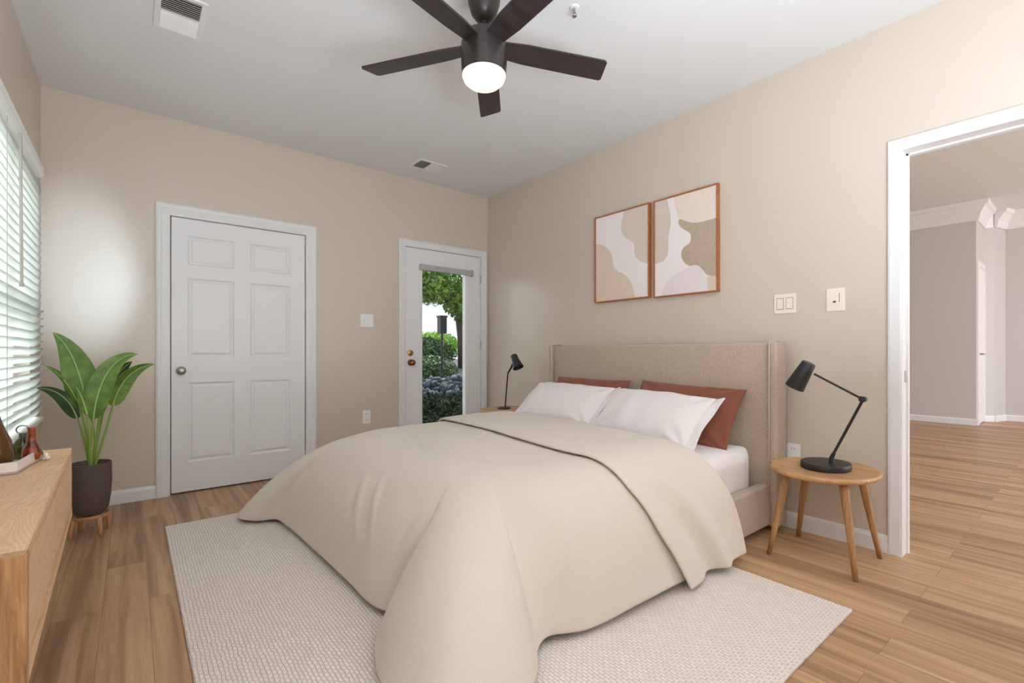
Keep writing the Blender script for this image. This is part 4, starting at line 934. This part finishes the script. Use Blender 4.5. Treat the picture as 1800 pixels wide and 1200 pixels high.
def leaves(b, c, r, n_, size, seed, flat=1.0, shell=.55):
    rg_ = np.random.default_rng(seed)
    for _ in range(n_):
        d = rg_.normal(size=3); d /= np.linalg.norm(d); rr = shell+(1-shell)*rg_.random()**.5
        p = Vector((c[0]+d[0]*r[0]*rr, c[1]+d[1]*r[1]*rr, c[2]+d[2]*r[2]*rr*flat))
        nrm = Vector((d[0]+rg_.normal()*.6, d[1]+rg_.normal()*.6, d[2]+.4+rg_.normal()*.6)).normalized()
        u = nrm.orthogonal().normalized(); a = rg_.uniform(0, 2*PI); u = (Matrix.Rotation(a, 3, nrm) @ u); v = nrm.cross(u); s_ = size*rg_.uniform(.6, 1.3)
        b.faces.new([b.verts.new(p+u*s_), b.verts.new(p+v*s_*.45), b.verts.new(p-u*s_), b.verts.new(p-v*s_*.45)])
def bush(name, c, r, n_, size, seed, m, label, cat='bush', group=None):
    b_ = nb(); leaves(b_, c, r, n_, size, seed)
    return tag(obj(name, b_, m), label, cat, group)
bush('shrub', (1.15, 3.3, .66), (.50, .4, .34), 4200, .030, 11, M['bushd'], 'low rounded green shrub behind the pale rocks', group='garden shrubs')
bush('hedge', (1.35, 5.2, 1.02), (1.5, .5, .42), 6500, .045, 12, M['bushd'], 'clipped dark hedge behind the lantern post', 'hedge', 'garden shrubs')
bush('shrub', (3.0, 6.6, 1.22), (.8, .6, .36), 3600, .05, 13, M['bushl'], 'sunlit yellow green shrub by the tree trunk', group='garden shrubs')
bush('shrub', (1.5, 6.4, 1.15), (.7, .6, .42), 3600, .05, 14, M['bushd'], 'dark shrub left of the lantern box', group='garden shrubs')
b = nb()
for k_ in range(44):
    yy = .7+1.3*((k_*.37) % 1); leaves(b, (-.5+.04*k_+.25*yy, yy, max(-.02, -.02+(yy-1)*.38)), (.20, .22, .13), 260, .028, 30+k_)
tag(obj('ground_cover', b, M['ivy']), 'dark leafy ground cover just outside the glass door', 'ground cover', kind='stuff')
b0 = nb(); bmesh.ops.create_icosphere(b0, subdivisions=3, radius=1)
for v in b0.verts:
    p = v.co; v.co = p*(1+.18*math.sin(p.x*3.1+1)*math.sin(p.y*2.7)+.12*math.sin(p.z*4+p.x*2))
me = bpy.data.meshes.new('rock'); b0.to_mesh(me); b0.free(); me.materials.append(M['rock'])
for p_ in me.polygons: p_.use_smooth = True
for k_ in range(44):
    row = k_ % 4; x = .2+.024*k_+rng.uniform(-.02, .02); y = 1.98+.09*row+rng.uniform(-.03, .03); z = .40+.07*row+rng.uniform(-.02, .03)
    o = bpy.data.objects.new('rock', me); S.collection.objects.link(o); o.location = (x, y, z)
    s_ = rng.uniform(.035, .065); o.scale = (s_*1.25, s_, s_*.8); o.rotation_euler = tuple(rng.uniform(0, 6, 3))
    tag(o, 'pale rough rock in the low stone row across the garden bed', 'rock', 'rocks edging the garden bed')
lt = empty('garden_lantern', (1.062, 2.8, .57), 'dark box lantern on a slim post standing among the shrubs', 'lantern')
b = nb(); tube(b, [(1.062, 2.8, .50), (1.062, 2.8, 1.37)], .021, 12); obj('post', b, M['lantern'], lt)
b = nb(); box(b, 1.0, 1.124, 2.738, 2.862, 1.36, 1.655, .008); box(b, .99, 1.134, 2.728, 2.872, 1.635, 1.665, .004); obj('lantern_box', b, M['lantern'], lt)
tr = empty('tree', (3.05, 5.6, .6), 'leafy green tree with a dark trunk arching over the garden', 'tree')
b = nb(); tube(b, [(3.25, 5.6, .5), (3.22, 5.6, 1.4), (3.12, 5.6, 2.1), (2.8, 5.6, 2.9)], [.085, .075, .065, .05], 12); tube(b, [(3.2, 5.6, 1.6), (3.5, 5.8, 2.5), (3.7, 5.8, 3.2)], [.06, .05, .04], 10)
tube(b, [(3.15, 5.6, 2.0), (2.4, 5.4, 2.5), (1.8, 5.2, 2.8)], [.04, .03, .02], 10); obj('trunk', b, M['bark'], tr, smooth=True)
b = nb()
for c, r, n_ in (((1.6, 5.3, 3.0), (.9, .7, .55), 2300), ((2.7, 5.6, 3.1), (1.0, .8, .7), 2600), ((3.3, 5.6, 2.35), (.55, .6, .55), 1700), ((2.1, 5.2, 2.62), (.6, .5, .3), 900), ((3.9, 6, 3.2), (1, 1, .9), 1800), ((2.4, 5.9, 3.8), (1.6, 1, .7), 2200), ((2.5, 5.5, 2.45), (.6, .5, .33), 900), ((3.15, 5.3, 2.15), (.45, .4, .35), 900), ((2.0, 5.4, 2.35), (.4, .4, .16), 330)):
    leaves(b, c, r, int(n_*.62), .066, int(c[0]*10), shell=.3)
obj('crown', b, M['treel'], tr)
bg = empty('building', (6.5, 16.5, .7), 'white building with a grey roof far behind the garden', 'building')
b = nb(); box(b, .5, 12, 16, 20, .7, 3.6); obj('wall', b, M['bldg'], bg)
b = nb(); prism(b, [(15.6, 3.6), (20.4, 3.6), (18, 5.0)], lambda u, v, d: (d, u, v), .1, 12.4); obj('roof', b, M['roof'], bg)
for k_ in range(4):
    b = nb(); box(b, 1.0+1.15*k_, 1.7+1.15*k_, 15.97, 16.0, 2.1, 3.2); obj('window', b, M['winglass'], bg)
for k_, (x, y, z, rr) in enumerate(((-4.15, 1.0, .45, .5), (-4.5, 2.9, .75, .85), (-5.8, 4.6, 1.0, 1.15), (-4.3, 5.6, 1.1, 1.2))):
    bush('shrub', (x, y, z), (rr*.8, rr, rr*1.1), 2600, .05, 50+k_, M['bushl'] if k_ % 2 else M['bushd'], ('low dark', 'bright', 'tall dark', 'distant bright')[k_]+' green shrub outside behind the window blind', group='shrubs outside the window')
